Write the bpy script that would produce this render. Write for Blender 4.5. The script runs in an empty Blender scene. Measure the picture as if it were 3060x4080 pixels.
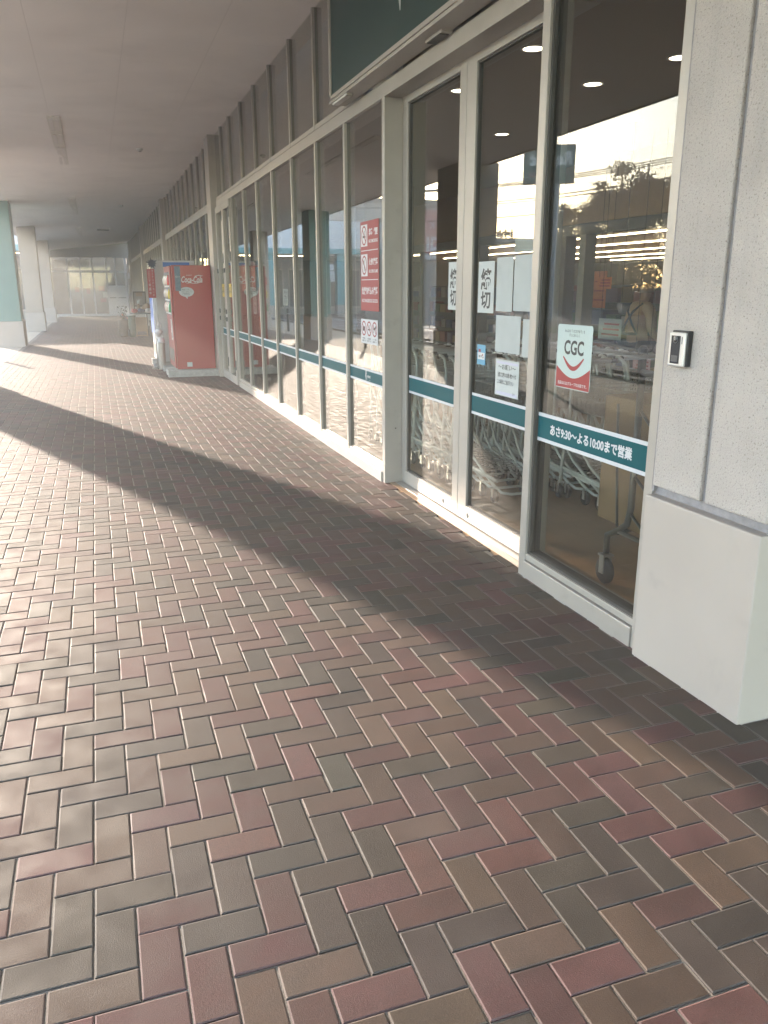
import bpy, bmesh, math, random
import numpy as np
from mathutils import Vector, Matrix
random.seed(7); rng = np.random.default_rng(7)
R = math.radians
sc = bpy.context.scene
C = sc.collection

# ------------------------------------------------------------------ camera
cd = bpy.data.cameras.new('camera'); cam = bpy.data.objects.new('camera', cd); C.objects.link(cam)
cd.sensor_fit = 'HORIZONTAL'; cd.sensor_width = 36.0; cd.lens = 37.652
cd.clip_start = 0.05; cd.clip_end = 3000
yaw, pitch, roll = 0.3353, 0.2728, -0.0022
fw = Vector((math.sin(yaw)*math.cos(pitch), math.cos(yaw)*math.cos(pitch), -math.sin(pitch)))
rt = Vector((math.cos(yaw), -math.sin(yaw), 0)); up = rt.cross(fw)
r2 = math.cos(roll)*rt + math.sin(roll)*up; u2 = -math.sin(roll)*rt + math.cos(roll)*up
cam.matrix_world = Matrix(((r2.x, u2.x, -fw.x, 0), (r2.y, u2.y, -fw.y, 0), (r2.z, u2.z, -fw.z, 1.5162), (0, 0, 0, 1)))
sc.camera = cam

# ------------------------------------------------------------------ light
SUN_AZ, SUN_EL = R(-20.0), R(13.6)
w = bpy.data.worlds.new('World'); sc.world = w; w.use_nodes = True
nt = w.node_tree
sky = nt.nodes.new('ShaderNodeTexSky'); sky.sky_type = 'NISHITA'; sky.sun_disc = False
sky.sun_elevation = SUN_EL; sky.sun_rotation = SUN_AZ; sky.dust_density = 0.6; sky.air_density = 1.0
nt.links.new(sky.outputs[0], nt.nodes['Background'].inputs[0]); nt.nodes['Background'].inputs[1].default_value = 0.15
sl = bpy.data.lights.new('sun', 'SUN'); sl.energy = 2.25; sl.angle = R(0.8); sl.color = (1.0, 0.84, 0.69)
so = bpy.data.objects.new('sun', sl); C.objects.link(so)
sd = Vector((math.sin(SUN_AZ)*math.cos(SUN_EL), math.cos(SUN_AZ)*math.cos(SUN_EL), math.sin(SUN_EL)))
so.rotation_euler = sd.to_track_quat('Z', 'Y').to_euler(); so.location = sd*60
sc.view_settings.view_transform = 'Standard'; sc.view_settings.look = 'None'
sc.view_settings.exposure = 3.46; sc.view_settings.gamma = 1.0
cy = sc.cycles
cy.max_bounces = 8; cy.diffuse_bounces = 4; cy.glossy_bounces = 4; cy.transmission_bounces = 4
cy.transparent_max_bounces = 32; cy.caustics_reflective = False; cy.caustics_refractive = False
cy.sample_clamp_indirect = 4.0; cy.blur_glossy = 0.5
cy.use_denoising = True
try: cy.denoiser = 'OPENIMAGEDENOISE'
except Exception: pass

# ------------------------------------------------------------------ materials
def mat(name, col, rough=0.6, metal=0.0, spec=0.5, var=0.0, scale=8.0, bump=0.0, bscale=60.0, emit=None, estr=0.0, coat=0.0):
    m = bpy.data.materials.new(name); m.use_nodes = True
    n = m.node_tree; b = n.nodes['Principled BSDF']
    b.inputs['Base Color'].default_value = (*col, 1); b.inputs['Roughness'].default_value = rough
    b.inputs['Metallic'].default_value = metal; b.inputs['Specular IOR Level'].default_value = spec
    b.inputs['Coat Weight'].default_value = coat
    tc = n.nodes.new('ShaderNodeTexCoord')
    if var > 0:
        nz = n.nodes.new('ShaderNodeTexNoise'); nz.inputs['Scale'].default_value = scale; nz.inputs['Detail'].default_value = 6
        n.links.new(tc.outputs['Object'], nz.inputs['Vector'])
        mr = n.nodes.new('ShaderNodeMapRange'); mr.inputs[1].default_value = 0.3; mr.inputs[2].default_value = 0.7
        mr.inputs[3].default_value = 1-var; mr.inputs[4].default_value = 1+var
        n.links.new(nz.outputs['Fac'], mr.inputs[0])
        mx = n.nodes.new('ShaderNodeMix'); mx.data_type = 'RGBA'; mx.blend_type = 'MULTIPLY'; mx.inputs[0].default_value = 1
        mx.inputs[6].default_value = (*col, 1); n.links.new(mr.outputs[0], mx.inputs[7])
        n.links.new(mx.outputs[2], b.inputs['Base Color'])
        mr2 = n.nodes.new('ShaderNodeMapRange'); mr2.inputs[3].default_value = max(0, rough-.08); mr2.inputs[4].default_value = min(1, rough+.08)
        n.links.new(nz.outputs['Fac'], mr2.inputs[0]); n.links.new(mr2.outputs[0], b.inputs['Roughness'])
    if bump > 0:
        nb = n.nodes.new('ShaderNodeTexNoise'); nb.inputs['Scale'].default_value = bscale; nb.inputs['Detail'].default_value = 4
        n.links.new(tc.outputs['Object'], nb.inputs['Vector'])
        bp = n.nodes.new('ShaderNodeBump'); bp.inputs['Strength'].default_value = bump; bp.inputs['Distance'].default_value = 0.01
        n.links.new(nb.outputs['Fac'], bp.inputs['Height']); n.links.new(bp.outputs[0], b.inputs['Normal'])
    if emit:
        b.inputs['Emission Color'].default_value = (*emit, 1); b.inputs['Emission Strength'].default_value = estr
    return m

def glass(name, tint, f0, rough=0.0):
    m = bpy.data.materials.new(name); m.use_nodes = True; n = m.node_tree; n.nodes.clear()
    out = n.nodes.new('ShaderNodeOutputMaterial'); mx = n.nodes.new('ShaderNodeMixShader')
    tr = n.nodes.new('ShaderNodeBsdfTransparent'); tr.inputs[0].default_value = (*tint, 1)
    gl = n.nodes.new('ShaderNodeBsdfGlossy'); gl.inputs[0].default_value = (1, 1, 1, 1); gl.inputs['Roughness'].default_value = rough
    ge = n.nodes.new('ShaderNodeNewGeometry'); dot = n.nodes.new('ShaderNodeVectorMath'); dot.operation = 'DOT_PRODUCT'
    n.links.new(ge.outputs['Incoming'], dot.inputs[0]); n.links.new(ge.outputs['Normal'], dot.inputs[1])
    def mth(op, a, b=None):
        q = n.nodes.new('ShaderNodeMath'); q.operation = op
        for i, v in enumerate((a, b)):
            if v is None: continue
            if isinstance(v, (int, float)): q.inputs[i].default_value = v
            else: n.links.new(v, q.inputs[i])
        return q.outputs[0]
    c = mth('ABSOLUTE', dot.outputs['Value'])
    p = mth('POWER', mth('SUBTRACT', 1.0, c), 5.0)
    f = mth('ADD', f0, mth('MULTIPLY', p, 1.0-f0))
    n.links.new(f, mx.inputs[0]); n.links.new(tr.outputs[0], mx.inputs[1]); n.links.new(gl.outputs[0], mx.inputs[2])
    n.links.new(mx.outputs[0], out.inputs[0])
    return m

# granular speckled stone of the near pier: light panels with tiny pits and grains
def stone(name, col):
    m = mat(name, col, 0.85, var=0.10, scale=3.0)
    n = m.node_tree; b = n.nodes['Principled BSDF']; tc = [x for x in n.nodes if x.type == 'TEX_COORD'][0]
    v = n.nodes.new('ShaderNodeTexVoronoi'); v.inputs['Scale'].default_value = 210
    nz = n.nodes.new('ShaderNodeTexNoise'); nz.inputs['Scale'].default_value = 130; nz.inputs['Detail'].default_value = 5
    n.links.new(tc.outputs['Object'], v.inputs['Vector']); n.links.new(tc.outputs['Object'], nz.inputs['Vector'])
    ad = n.nodes.new('ShaderNodeMath'); ad.operation = 'MULTIPLY_ADD'; ad.inputs[1].default_value = 0.6
    n.links.new(v.outputs['Distance'], ad.inputs[0]); n.links.new(nz.outputs['Fac'], ad.inputs[2])
    bp = n.nodes.new('ShaderNodeBump'); bp.inputs['Strength'].default_value = 0.75; bp.inputs['Distance'].default_value = 0.006
    n.links.new(ad.outputs[0], bp.inputs['Height']); n.links.new(bp.outputs[0], b.inputs['Normal'])
    src = b.inputs['Base Color'].links[0].from_socket
    cr = n.nodes.new('ShaderNodeValToRGB'); cr.color_ramp.elements[0].position = .30; cr.color_ramp.elements[0].color = (.35, .34, .34, 1)
    cr.color_ramp.elements[1].position = .42; cr.color_ramp.elements[1].color = (1, 1, 1, 1)
    n.links.new(nz.outputs['Fac'], cr.inputs[0])
    mx = n.nodes.new('ShaderNodeMix'); mx.data_type = 'RGBA'; mx.blend_type = 'MULTIPLY'; mx.inputs[0].default_value = .7
    n.links.new(src, mx.inputs[6]); n.links.new(cr.outputs[0], mx.inputs[7]); n.links.new(mx.outputs[2], b.inputs['Base Color'])
    return m

# paver material: colour stored per brick, speckle and dusty patches added
def brick_mat():
    m = bpy.data.materials.new('paver'); m.use_nodes = True; n = m.node_tree; b = n.nodes['Principled BSDF']
    at = n.nodes.new('ShaderNodeAttribute'); at.attribute_name = 'brick_col'
    tc = n.nodes.new('ShaderNodeTexCoord')
    def noise(s, d):
        z = n.nodes.new('ShaderNodeTexNoise'); z.inputs['Scale'].default_value = s; z.inputs['Detail'].default_value = d
        n.links.new(tc.outputs['Object'], z.inputs['Vector']); return z.outputs['Fac']
    f, g, h = noise(420, 3), noise(9, 5), noise(0.9, 4)
    def rng_(s, a, bb, c, d):
        q = n.nodes.new('ShaderNodeMapRange'); q.inputs[1].default_value = a; q.inputs[2].default_value = bb
        q.inputs[3].default_value = c; q.inputs[4].default_value = d; n.links.new(s, q.inputs[0]); return q.outputs[0]
    def mul(a, bsock):
        q = n.nodes.new('ShaderNodeMix'); q.data_type = 'RGBA'; q.blend_type = 'MULTIPLY'; q.inputs[0].default_value = 1
        n.links.new(a, q.inputs[6]); n.links.new(bsock, q.inputs[7]); return q.outputs[2]
    c = mul(at.outputs['Color'], rng_(f, .3, .7, .72, 1.28)); c = mul(c, rng_(g, .3, .7, .82, 1.18)); c = mul(c, rng_(h, .35, .65, .9, 1.1))
    dm = n.nodes.new('ShaderNodeMix'); dm.data_type = 'RGBA'; dm.inputs[7].default_value = (.11, .094, .080, 1)
    n.links.new(rng_(noise(1.7, 6),   .56, .78, 0, .28), dm.inputs[0]); n.links.new(c, dm.inputs[6])
    n.links.new(dm.outputs[2], b.inputs['Base Color'])
    n.links.new(rng_(g, .3, .7, .62, .82), b.inputs['Roughness']); b.inputs['Specular IOR Level'].default_value = 0.28
    bp = n.nodes.new('ShaderNodeBump'); bp.inputs['Strength'].default_value = .5; bp.inputs['Distance'].default_value = .0015
    n.links.new(noise(300, 4), bp.inputs['Height']); n.links.new(bp.outputs[0], b.inputs['Normal'])
    return m

def smudge(m, col, scale, lo, hi, amt, stretch=(1, 1, 1)):
    n = m.node_tree; b = n.nodes['Principled BSDF']; tc = [x for x in n.nodes if x.type == 'TEX_COORD'][0]
    mp = n.nodes.new('ShaderNodeMapping'); mp.inputs['Scale'].default_value = stretch; n.links.new(tc.outputs['Object'], mp.inputs[0])
    z = n.nodes.new('ShaderNodeTexNoise'); z.inputs['Scale'].default_value = scale; z.inputs['Detail'].default_value = 7; z.inputs['Roughness'].default_value = .65
    n.links.new(mp.outputs[0], z.inputs['Vector'])
    q = n.nodes.new('ShaderNodeMapRange'); q.inputs[1].default_value = lo; q.inputs[2].default_value = hi; q.inputs[4].default_value = amt
    n.links.new(z.outputs['Fac'], q.inputs[0]); mx = n.nodes.new('ShaderNodeMix'); mx.data_type = 'RGBA'; mx.inputs[7].default_value = (*col, 1)
    bc = b.inputs['Base Color']
    if bc.links: n.links.new(bc.links[0].from_socket, mx.inputs[6])
    else: mx.inputs[6].default_value = bc.default_value
    n.links.new(q.outputs[0], mx.inputs[0]); n.links.new(mx.outputs[2], bc); return m

MT = dict(
    alu=mat('aluminium', (.37, .335, .30), .40, .15, var=.06, scale=5),
    alu_dark=mat('dark aluminium', (.17, .155, .14), .45, .3),
    gasket=mat('gasket', (.05, .045, .04), .6),
    pane=glass('window glass', (.84, .85, .82), .036),
    pane_up=glass('spandrel glass', (.74, .74, .72), .06),
    teal=mat('teal film', (.002, .082, .098), .5, spec=.1, var=.04, scale=3),
    white=mat('white film', (.56, .56, .58), .4),
    ink=mat('black ink', (.02, .02, .022), .5),
    paper=mat('paper', (.50, .515, .505), .75, var=.03, scale=6),
    paper2=mat('aged paper', (.42, .44, .435), .7, var=.05, scale=9),
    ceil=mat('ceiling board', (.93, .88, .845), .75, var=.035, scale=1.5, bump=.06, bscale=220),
    seam=mat('board seam', (.78, .735, .70), .8),
    fascia=mat('fascia metal', (.62, .60, .57), .45, var=.04),
    slot=mat('lamp slot', (.74, .70, .63), .5, var=.2, scale=20),
    stone=stone('sprayed stone', (.47, .415, .38)),
    groove=mat('groove render', (.26, .24, .245), .9, var=.15, scale=30, bump=.3, bscale=90),
    base=mat('smooth painted base', (.395, .342, .305), .55, var=.05, scale=2.2, bump=.05, bscale=25),
    pillar_teal=mat('teal pillar paint', (.085, .20, .185), .55, var=.05, scale=3),
    pillar_tan=mat('tan pillar paint', (.36, .30, .25), .7, var=.06, scale=3, bump=.2, bscale=120),
    vred=mat('red vending steel', (.30, .019, .018), .33, var=.05, scale=2, coat=.3),
    vwhite=mat('white vending steel', (.50, .50, .50), .35, var=.05),
    vblue=mat('blue panel', (.02, .13, .45), .35),
    conc=mat('concrete', (.36, .35, .33), .85, var=.15, scale=14, bump=.3, bscale=60),
    sred=mat('red sign print', (.27, .012, .017), .45),
    sign_green=mat('green sign board', (.009, .034, .033), .5, spec=.25, var=.08, scale=1.5),
    yellow=mat('yellow print', (.55, .36, .03), .5),
    orange=mat('orange print', (.65, .17, .06), .5),
    pink=mat('pink print', (.55, .30, .32), .5),
    sky_blue=mat('light blue print', (.09, .30, .46), .45),
    black=mat('black plastic', (.018, .018, .019), .42),
    dkgrey=mat('dark grey steel', (.10, .105, .105), .4, .4, var=.1),
    chrome=mat('zinc wire', (.55, .55, .54), .32, .75),
    cartgrey=mat('grey cart tube', (.62, .64, .64), .35, .15),
    rubber=mat('rubber', (.03, .03, .032), .75),
    carton=mat('cardboard', (.27, .175, .095), .8, var=.08, scale=5),
    carton_ink=mat('carton print', (.13, .09, .06), .8),
    wood=mat('shop floor planks', (.33, .20, .11), .32, var=.2, scale=3),
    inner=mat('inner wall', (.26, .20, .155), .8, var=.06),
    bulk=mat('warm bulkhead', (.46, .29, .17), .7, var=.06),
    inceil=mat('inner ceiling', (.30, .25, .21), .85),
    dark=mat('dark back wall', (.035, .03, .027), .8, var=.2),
    lamp=mat('lit tube', (1, .85, .6), .4, emit=(1.0, .80, .50), estr=4.5),
    downl=mat('lit downlight', (1, .95, .85), .4, emit=(1.0, .86, .68), estr=1.3),
    asphalt=mat('asphalt', (.10, .098, .095), .85, var=.2, scale=25, bump=.4, bscale=150),
    dirt=mat('dry soil', (.42, .34, .25), .95, var=.25, scale=18, bump=.5, bscale=80),
    roadpaint=mat('road paint', (.72, .72, .70), .7, var=.1, scale=20),
    ground=mat('far ground', (.17, .16, .13), .95, var=.2, scale=.4),
    grass=mat('lawn', (.06, .11, .045), .95, var=.3, scale=8),
    leaf=mat('leaf', (.055, .060, .030), .8, var=.35, scale=.8),
    leaf2=mat('autumn leaf', (.11, .085, .04), .8, var=.35, scale=1.2),
    bark=mat('bark', (.09, .07, .055), .9, var=.2, scale=10),
    wallw=mat('pale wall panel', (.58, .58, .60), .6, var=.04, scale=.8),
    wallg=mat('grey wall', (.27, .26, .245), .75, var=.06, scale=1),
    roofd=mat('dark roof', (.10, .09, .08), .7, var=.1),
    bred=mat('red cladding', (.38, .055, .06), .55, var=.05),
    teal_band=mat('teal cladding', (.09, .30, .32), .5, var=.04),
    skin=mat('skin', (.45, .26, .18), .6),
    shirt=mat('tan shirt', (.50, .33, .20), .85, var=.08),
    denim=mat('dark apron', (.035, .045, .05), .8),
    greenp=mat('green plastic', (.02, .10, .05), .45),
    sack=mat('paper sack', (.26, .17, .105), .85, var=.15, scale=14),
)
PAV = brick_mat()
smudge(MT['base'], (.30, .27, .24), 5, .60, .74, .45); smudge(MT['base'], (.16, .15, .14), 42, .70, .76, .8); smudge(MT['base'], (.36, .33, .30), 4, .52, .75, .35, (3, 3, .25))
smudge(MT['stone'], (.28, .255, .245), 3, .52, .78, .4, (4, 4, .2)); smudge(MT['stone'], (.14, .13, .125), 24, .70, .75, .8)
smudge(MT['alu'], (.24, .22, .19), 7, .58, .76, .45); smudge(MT['alu'], (.12, .11, .10), 60, .71, .76, .6)
smudge(MT['ceil'], (.62, .57, .53), 1.1, .55, .8, .3); smudge(MT['vred'], (.30, .05, .045), 5, .55, .75, .5); smudge(MT['conc'], (.2, .19, .17), 9, .55, .7, .5)
smudge(PAV, (.030, .027, .024), 60, .72, .77, .8); smudge(PAV, (.045, .036, .030), .8, .52, .72, .55)

# ------------------------------------------------------------------ mesh helpers
class MB:
    def __init__(s): s.v = []; s.f = []
    def add(s, v, f):
        o = len(s.v); s.v += [tuple(p) for p in v]; s.f += [tuple(i+o for i in q) for q in f]; return s
    def box(s, x0, x1, y0, y1, z0, z1):
        v = [(x0, y0, z0), (x1, y0, z0), (x1, y1, z0), (x0, y1, z0), (x0, y0, z1), (x1, y0, z1), (x1, y1, z1), (x0, y1, z1)]
        return s.add(v, [(0, 3, 2, 1), (4, 5, 6, 7), (0, 1, 5, 4), (1, 2, 6, 5), (2, 3, 7, 6), (3, 0, 4, 7)])
    def tube(s, pts, r, n=8, cap=True):
        pts = [Vector(p) for p in pts]; k = len(pts); rs = r if isinstance(r, (list, tuple)) else [r]*k
        rings = []; prev = None
        for i, p in enumerate(pts):
            d = (pts[min(i+1, k-1)]-pts[max(i-1, 0)]).normalized()
            a = prev if prev is not None else (Vector((0, 0, 1)) if abs(d.z) < .9 else Vector((1, 0, 0)))
            x = (a-d*a.dot(d)).normalized(); prev = x; y = d.cross(x)
            rings.append([p+(x*math.cos(2*math.pi*j/n)+y*math.sin(2*math.pi*j/n))*rs[i] for j in range(n)])
        v = [q for g in rings for q in g]; f = []
        for i in range(k-1):
            for j in range(n):
                a, b = i*n+j, i*n+(j+1) % n; f.append((a, b, b+n, a+n))
        if cap: f += [tuple(range(n))[::-1], tuple(range((k-1)*n, k*n))]
        return s.add(v, f)
    def lathe(s, prof, c=(0, 0, 0), n=20, axis='Z'):
        v = []; f = []
        for r, h in prof:
            for j in range(n):
                a = 2*math.pi*j/n; p = (r*math.cos(a), r*math.sin(a), h)
                if axis == 'X': p = (h, r*math.cos(a), r*math.sin(a))
                if axis == 'Y': p = (r*math.sin(a), h, r*math.cos(a))
                v.append((p[0]+c[0], p[1]+c[1], p[2]+c[2]))
        k = len(prof)
        for i in range(k-1):
            for j in range(n):
                a, b = i*n+j, i*n+(j+1) % n; f.append((a, b, b+n, a+n))
        f += [tuple(range(n))[::-1], tuple(range((k-1)*n, k*n))]
        return s.add(v, f)
    def prism(s, poly, M, t):           # poly in local 2-D, extruded by t along local z, placed by matrix M
        k = len(poly); v = [M @ Vector((x, y, 0)) for x, y in poly]+[M @ Vector((x, y, t)) for x, y in poly]
        return s.add(v, [tuple(range(k))[::-1], tuple(range(k, 2*k))]+[(i, (i+1) % k, (i+1) % k+k, i+k) for i in range(k)])
    def build(s, name, m, parent=None, smooth=False, bevel=0, seg=2):
        me = bpy.data.meshes.new(name); me.from_pydata(s.v, [], s.f)
        bm = bmesh.new(); bm.from_mesh(me); bmesh.ops.recalc_face_normals(bm, faces=bm.faces); bm.to_mesh(me); bm.free()
        if smooth:
            for p in me.polygons: p.use_smooth = True
        me.materials.append(m); o = bpy.data.objects.new(name, me); C.objects.link(o)
        if parent: o.parent = parent; o.matrix_parent_inverse = parent_inv(parent)
        if bevel:
            b = o.modifiers.new('bevel', 'BEVEL'); b.width = bevel; b.segments = seg; b.limit_method = 'ANGLE'; b.angle_limit = R(40)
        return o
def world_of(p):
    m = p.matrix_basis.copy()
    return m if p.parent is None else world_of(p.parent) @ p.matrix_parent_inverse @ m
def parent_inv(p): return world_of(p).inverted()
def tag(o, label=None, cat=None, group=None, kind=None):
    if label: o['label'] = label
    if cat: o['category'] = cat
    if group: o['group'] = group
    if kind: o['kind'] = kind
    return o
def thing(name, label, cat, loc=(0, 0, 0), group=None):
    o = bpy.data.objects.new(name, None); o.empty_display_size = .1; o.location = loc; C.objects.link(o)
    return tag(o, label, cat, group)
def part(name, m, parent, *a, bevel=0, **k): return MB().box(*a).build(name, m, parent, bevel=bevel, **k)
def copy_tree(o, parent=None):
    c = o.copy(); C.objects.link(c)
    if parent: c.parent = parent
    for ch in list(o.children): copy_tree(ch, c)
    return c
# wall-facing frames: text runs to the right for somebody looking at that side
def face_w(x, y, z): return Matrix(((0, 0, -1, x), (-1, 0, 0, y), (0, 1, 0, z), (0, 0, 0, 1)))     # faces -X
def face_s(x, y, z): return Matrix(((1, 0, 0, x), (0, 0, -1, y), (0, 1, 0, z), (0, 0, 0, 1)))      # faces -Y
DG = None
def text(name, body, M, h, m, parent, width=None, bold=0.0, shear=0.0, align='CENTER', depth=.0006, line=1.0):
    c = bpy.data.curves.new('txt', 'FONT'); c.body = body; c.size = 1.0; c.align_x = align; c.align_y = 'CENTER'
    c.offset = bold; c.shear = shear; c.space_line = line; c.resolution_u = 3
    o = bpy.data.objects.new('txt', c); C.objects.link(o); bpy.context.view_layer.update()
    me = bpy.data.meshes.new_from_object(o.evaluated_get(bpy.context.evaluated_depsgraph_get()))
    bpy.data.objects.remove(o); bpy.data.curves.remove(c)
    n = len(me.vertices); co = np.empty(n*3); me.vertices.foreach_get('co', co); co = co.reshape(-1, 3)
    if n == 0: return None
    lo, hi = co.min(0), co.max(0); ctr = (lo+hi)/2
    nl = body.count('\n')+1
    s = h/(hi[1]-lo[1]); sx = s if width is None else width/(hi[0]-lo[0])
    co[:, 0] = (co[:, 0]-(ctr[0] if align == 'CENTER' else lo[0]))*sx; co[:, 1] = (co[:, 1]-ctr[1])*s; co[:, 2] = depth
    me.vertices.foreach_set('co', co.ravel())
    me.transform(M); me.materials.clear(); me.materials.append(m); me.name = name
    t = bpy.data.objects.new(name, me); C.objects.link(t)
    if parent: t.parent = parent; t.matrix_parent_inverse = parent_inv(parent)
    return t
def sheet(mb, M, w, h, t=.0012): mb.prism([(-w/2, -h/2), (w/2, -h/2), (w/2, h/2), (-w/2, h/2)], M, t); return mb
def ring(mb, M, rx, ry, wd, t=.0005, n=28):
    v = []
    for j in range(n):
        a = 2*math.pi*j/n; v += [M @ Vector((rx*math.cos(a), ry*math.sin(a), t)), M @ Vector(((rx-wd)*math.cos(a), (ry-wd)*math.sin(a), t))]
    return mb.add(v, [(2*j, (2*j+2) % (2*n), (2*j+3) % (2*n), 2*j+1) for j in range(n)])
def stroke(mb, M, pts, wd, t=.0005):
    pts = [Vector((x, y, 0)) for x, y in pts]; k = len(pts); ws = wd if isinstance(wd, (list, tuple)) else [wd]*k; v = []
    for i, p in enumerate(pts):
        d = (pts[min(i+1, k-1)]-pts[max(i-1, 0)]).normalized(); nn = Vector((-d.y, d.x, 0))
        v += [M @ (p+nn*ws[i]/2+Vector((0, 0, t))), M @ (p-nn*ws[i]/2+Vector((0, 0, t)))]
    return mb.add(v, [(2*i, 2*i+1, 2*i+3, 2*i+2) for i in range(k-1)])

# ================================================================== GROUND
def pavement():
    th = -0.0013; gx, gy, m = -0.1399, 1.8127, 0.1
    V = []; F = []; COL = []
    pal = np.array([(.062, .0275, .0245), (.059, .0355, .0255), (.036, .027, .021)])
    ct, st = math.cos(th), math.sin(th)
    quads = [];
    i0, i1, j0, j1 = -18, 36, -24, 470
    g, b, d = .0022, .0036, .0020
    for j in range(j0, j1):
        for i in range(i0, i1):
            k = (i+j) % 4
            if k == 0: L = (i, i+2, j, j+1)
            elif k == 2: L = (i, i+1, j, j+2)
            else: continue
            xc = gx+m*(L[0]+L[1])/2
            yc = gy+m*(L[2]+L[3])/2
            if (xc > 2.16 and yc > 2.3) or xc < -1.86: continue
            quads.append(L)
    Q = np.array(quads, float)*m; n = len(Q)
    x0, x1, y0, y1 = Q[:, 0]+g, Q[:, 1]-g, Q[:, 2]+g, Q[:, 3]-g
    jx, jy, jz = rng.normal(0, .0007, n), rng.normal(0, .0007, n), rng.normal(0, .0006, n)
    tx, ty = rng.normal(0, .004, n), rng.normal(0, .004, n)
    P = np.zeros((n, 12, 3))
    xs = [(x0, y0), (x1, y0), (x1, y1), (x0, y1)]; sg = [(1, 1), (-1, 1), (-1, -1), (1, -1)]
    xm, ym = (x0+x1)/2, (y0+y1)/2
    for k, ((X, Y), (a, c)) in enumerate(zip(xs, sg)):
        for lay, (ins, z) in enumerate(((b, 0.0), (0, -d), (0, -.012))):
            px, py = X+a*ins+jx, Y+c*ins+jy
            P[:, lay*4+k, 0] = gx+ct*px-st*py; P[:, lay*4+k, 1] = gy+st*px+ct*py
            P[:, lay*4+k, 2] = z+jz+(px-xm)*tx+(py-ym)*ty
    V = P.reshape(-1, 3)
    base = (np.arange(n)*12)[:, None, None]
    fl = [(0, 1, 2, 3)]+[(4+k, 4+(k+1) % 4, (k+1) % 4, k) for k in range(4)]+[(8+k, 8+(k+1) % 4, 4+(k+1) % 4, 4+k) for k in range(4)]
    Fq = (base+np.array(fl)[None]).reshape(-1, 4)
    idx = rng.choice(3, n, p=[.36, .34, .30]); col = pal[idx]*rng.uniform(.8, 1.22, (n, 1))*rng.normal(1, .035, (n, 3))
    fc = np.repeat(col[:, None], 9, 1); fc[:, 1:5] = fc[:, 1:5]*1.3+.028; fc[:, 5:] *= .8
    me = bpy.data.meshes.new('pavement'); me.vertices.add(len(V)); me.vertices.foreach_set('co', V.ravel())
    me.loops.add(len(Fq)*4); me.polygons.add(len(Fq)); me.loops.foreach_set('vertex_index', Fq.ravel().astype(np.int32))
    me.polygons.foreach_set('loop_start', np.arange(0, len(Fq)*4, 4, dtype=np.int32)); me.update(calc_edges=True)
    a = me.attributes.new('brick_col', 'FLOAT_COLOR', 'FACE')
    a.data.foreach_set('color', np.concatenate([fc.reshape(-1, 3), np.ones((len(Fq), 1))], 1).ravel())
    me.polygons.foreach_set('use_smooth', np.zeros(len(Fq), dtype=bool))
    me.materials.append(PAV)
    o = bpy.data.objects.new('pavement', me); C.objects.link(o); tag(o, kind='structure')
pavement()
sand = mat('joint sand', (.20, .175, .145), .95, var=.3, scale=2.5, bump=.4, bscale=250)
tag(part('pavement_bed', sand, None, -1.9, 2.09, -1.0, 49, -.05, -.0042), kind='structure')
tag(part('pavement_bed', sand, None, 2.091, 3.5, -1.0, 2.3, -.05, -.0042), kind='structure')
tag(part('soil_strip', MT['dirt'], None, -4.1, -1.9, -6, 45, -.25, -.012), kind='structure')
tag(part('kerb', MT['conc'], None, -4.25, -4.1, -6, 45, -.25, .06, bevel=.012), kind='structure')
tag(part('car_park', MT['asphalt'], None, -44, -4.25, -20, 95, -.3, -.055), kind='structure')
tag(part('ground', MT['ground'], None, -900, 900, -900, 900, -.6, -.31), kind='structure')
tag(part('lawn', MT['grass'], None, -16.5, -11.2, 21.5, 29, -.2, -.03), kind='structure')
mk = MB()
for x in (-7.4, -8.3): mk.box(x-.06, x+.06, -10, 42, -.055, -.051)
for y in np.arange(-8, 40, 2.6): mk.box(-10.9, -5.2, y-.05, y+.05, -.055, -.051)
for y in np.arange(-8, 60, 2.6): mk.box(-23, -17.5, y-.05, y+.05, -.055, -.051)
tag(mk.build('parking_lines', MT['roadpaint']), kind='structure')

# ================================================================== CANOPY
def zc(x, y): return 3.93-(2.07-x)/3.87*(.07+.007*max(y, 0))
cn = thing('canopy', 'long pale soffit canopy roofing the brick walkway', 'canopy', (0, 20, 3.9))
b = MB(); ys = [-8]+list(range(0, 51, 5)); XS = [-2.66, -.3, 2.3]
v = [(x, y, zc(x, y)) for y in ys for x in XS]; v2 = [(x, y, 4.75) for y in ys for x in XS]
n = len(XS); N = len(v); f = []
for a in range(len(ys)-1):
    for c in range(n-1):
        q = a*n+c; f.append((q, q+n, q+n+1, q+1)); f.append((N+q, N+q+1, N+q+n+1, N+q+n))
    f += [(a*n, N+a*n, N+a*n+n, a*n+n), (a*n+n-1, a*n+2*n-1, N+a*n+2*n-1, N+a*n+n-1)]
f += [(0, 1, N+1, N), (1, 2, N+2, N+1)]; q = (len(ys)-1)*n; f += [(q, N+q, N+q+1, q+1), (q+1, N+q+1, N+q+2, q+2)]
b.add(v+v2, f).build('soffit', MT['ceil'], cn)
b = MB()
for a in range(len(ys)-1):
    y0, y1 = ys[a], ys[a+1]
    b.add([(-2.70, y0, zc(-2.66, y0)-.02), (-2.662, y0, zc(-2.66, y0)-.02), (-2.662, y1, zc(-2.66, y1)-.02), (-2.70, y1, zc(-2.66, y1)-.02),
           (-2.70, y0, 4.8), (-2.662, y0, 4.8), (-2.662, y1, 4.8), (-2.70, y1, 4.8)], [(0, 3, 2, 1), (4, 5, 6, 7), (0, 1, 5, 4), (1, 2, 6, 5), (2, 3, 7, 6), (3, 0, 4, 7)])
b.build('fascia', MT['fascia'], cn)
b = MB()
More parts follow.
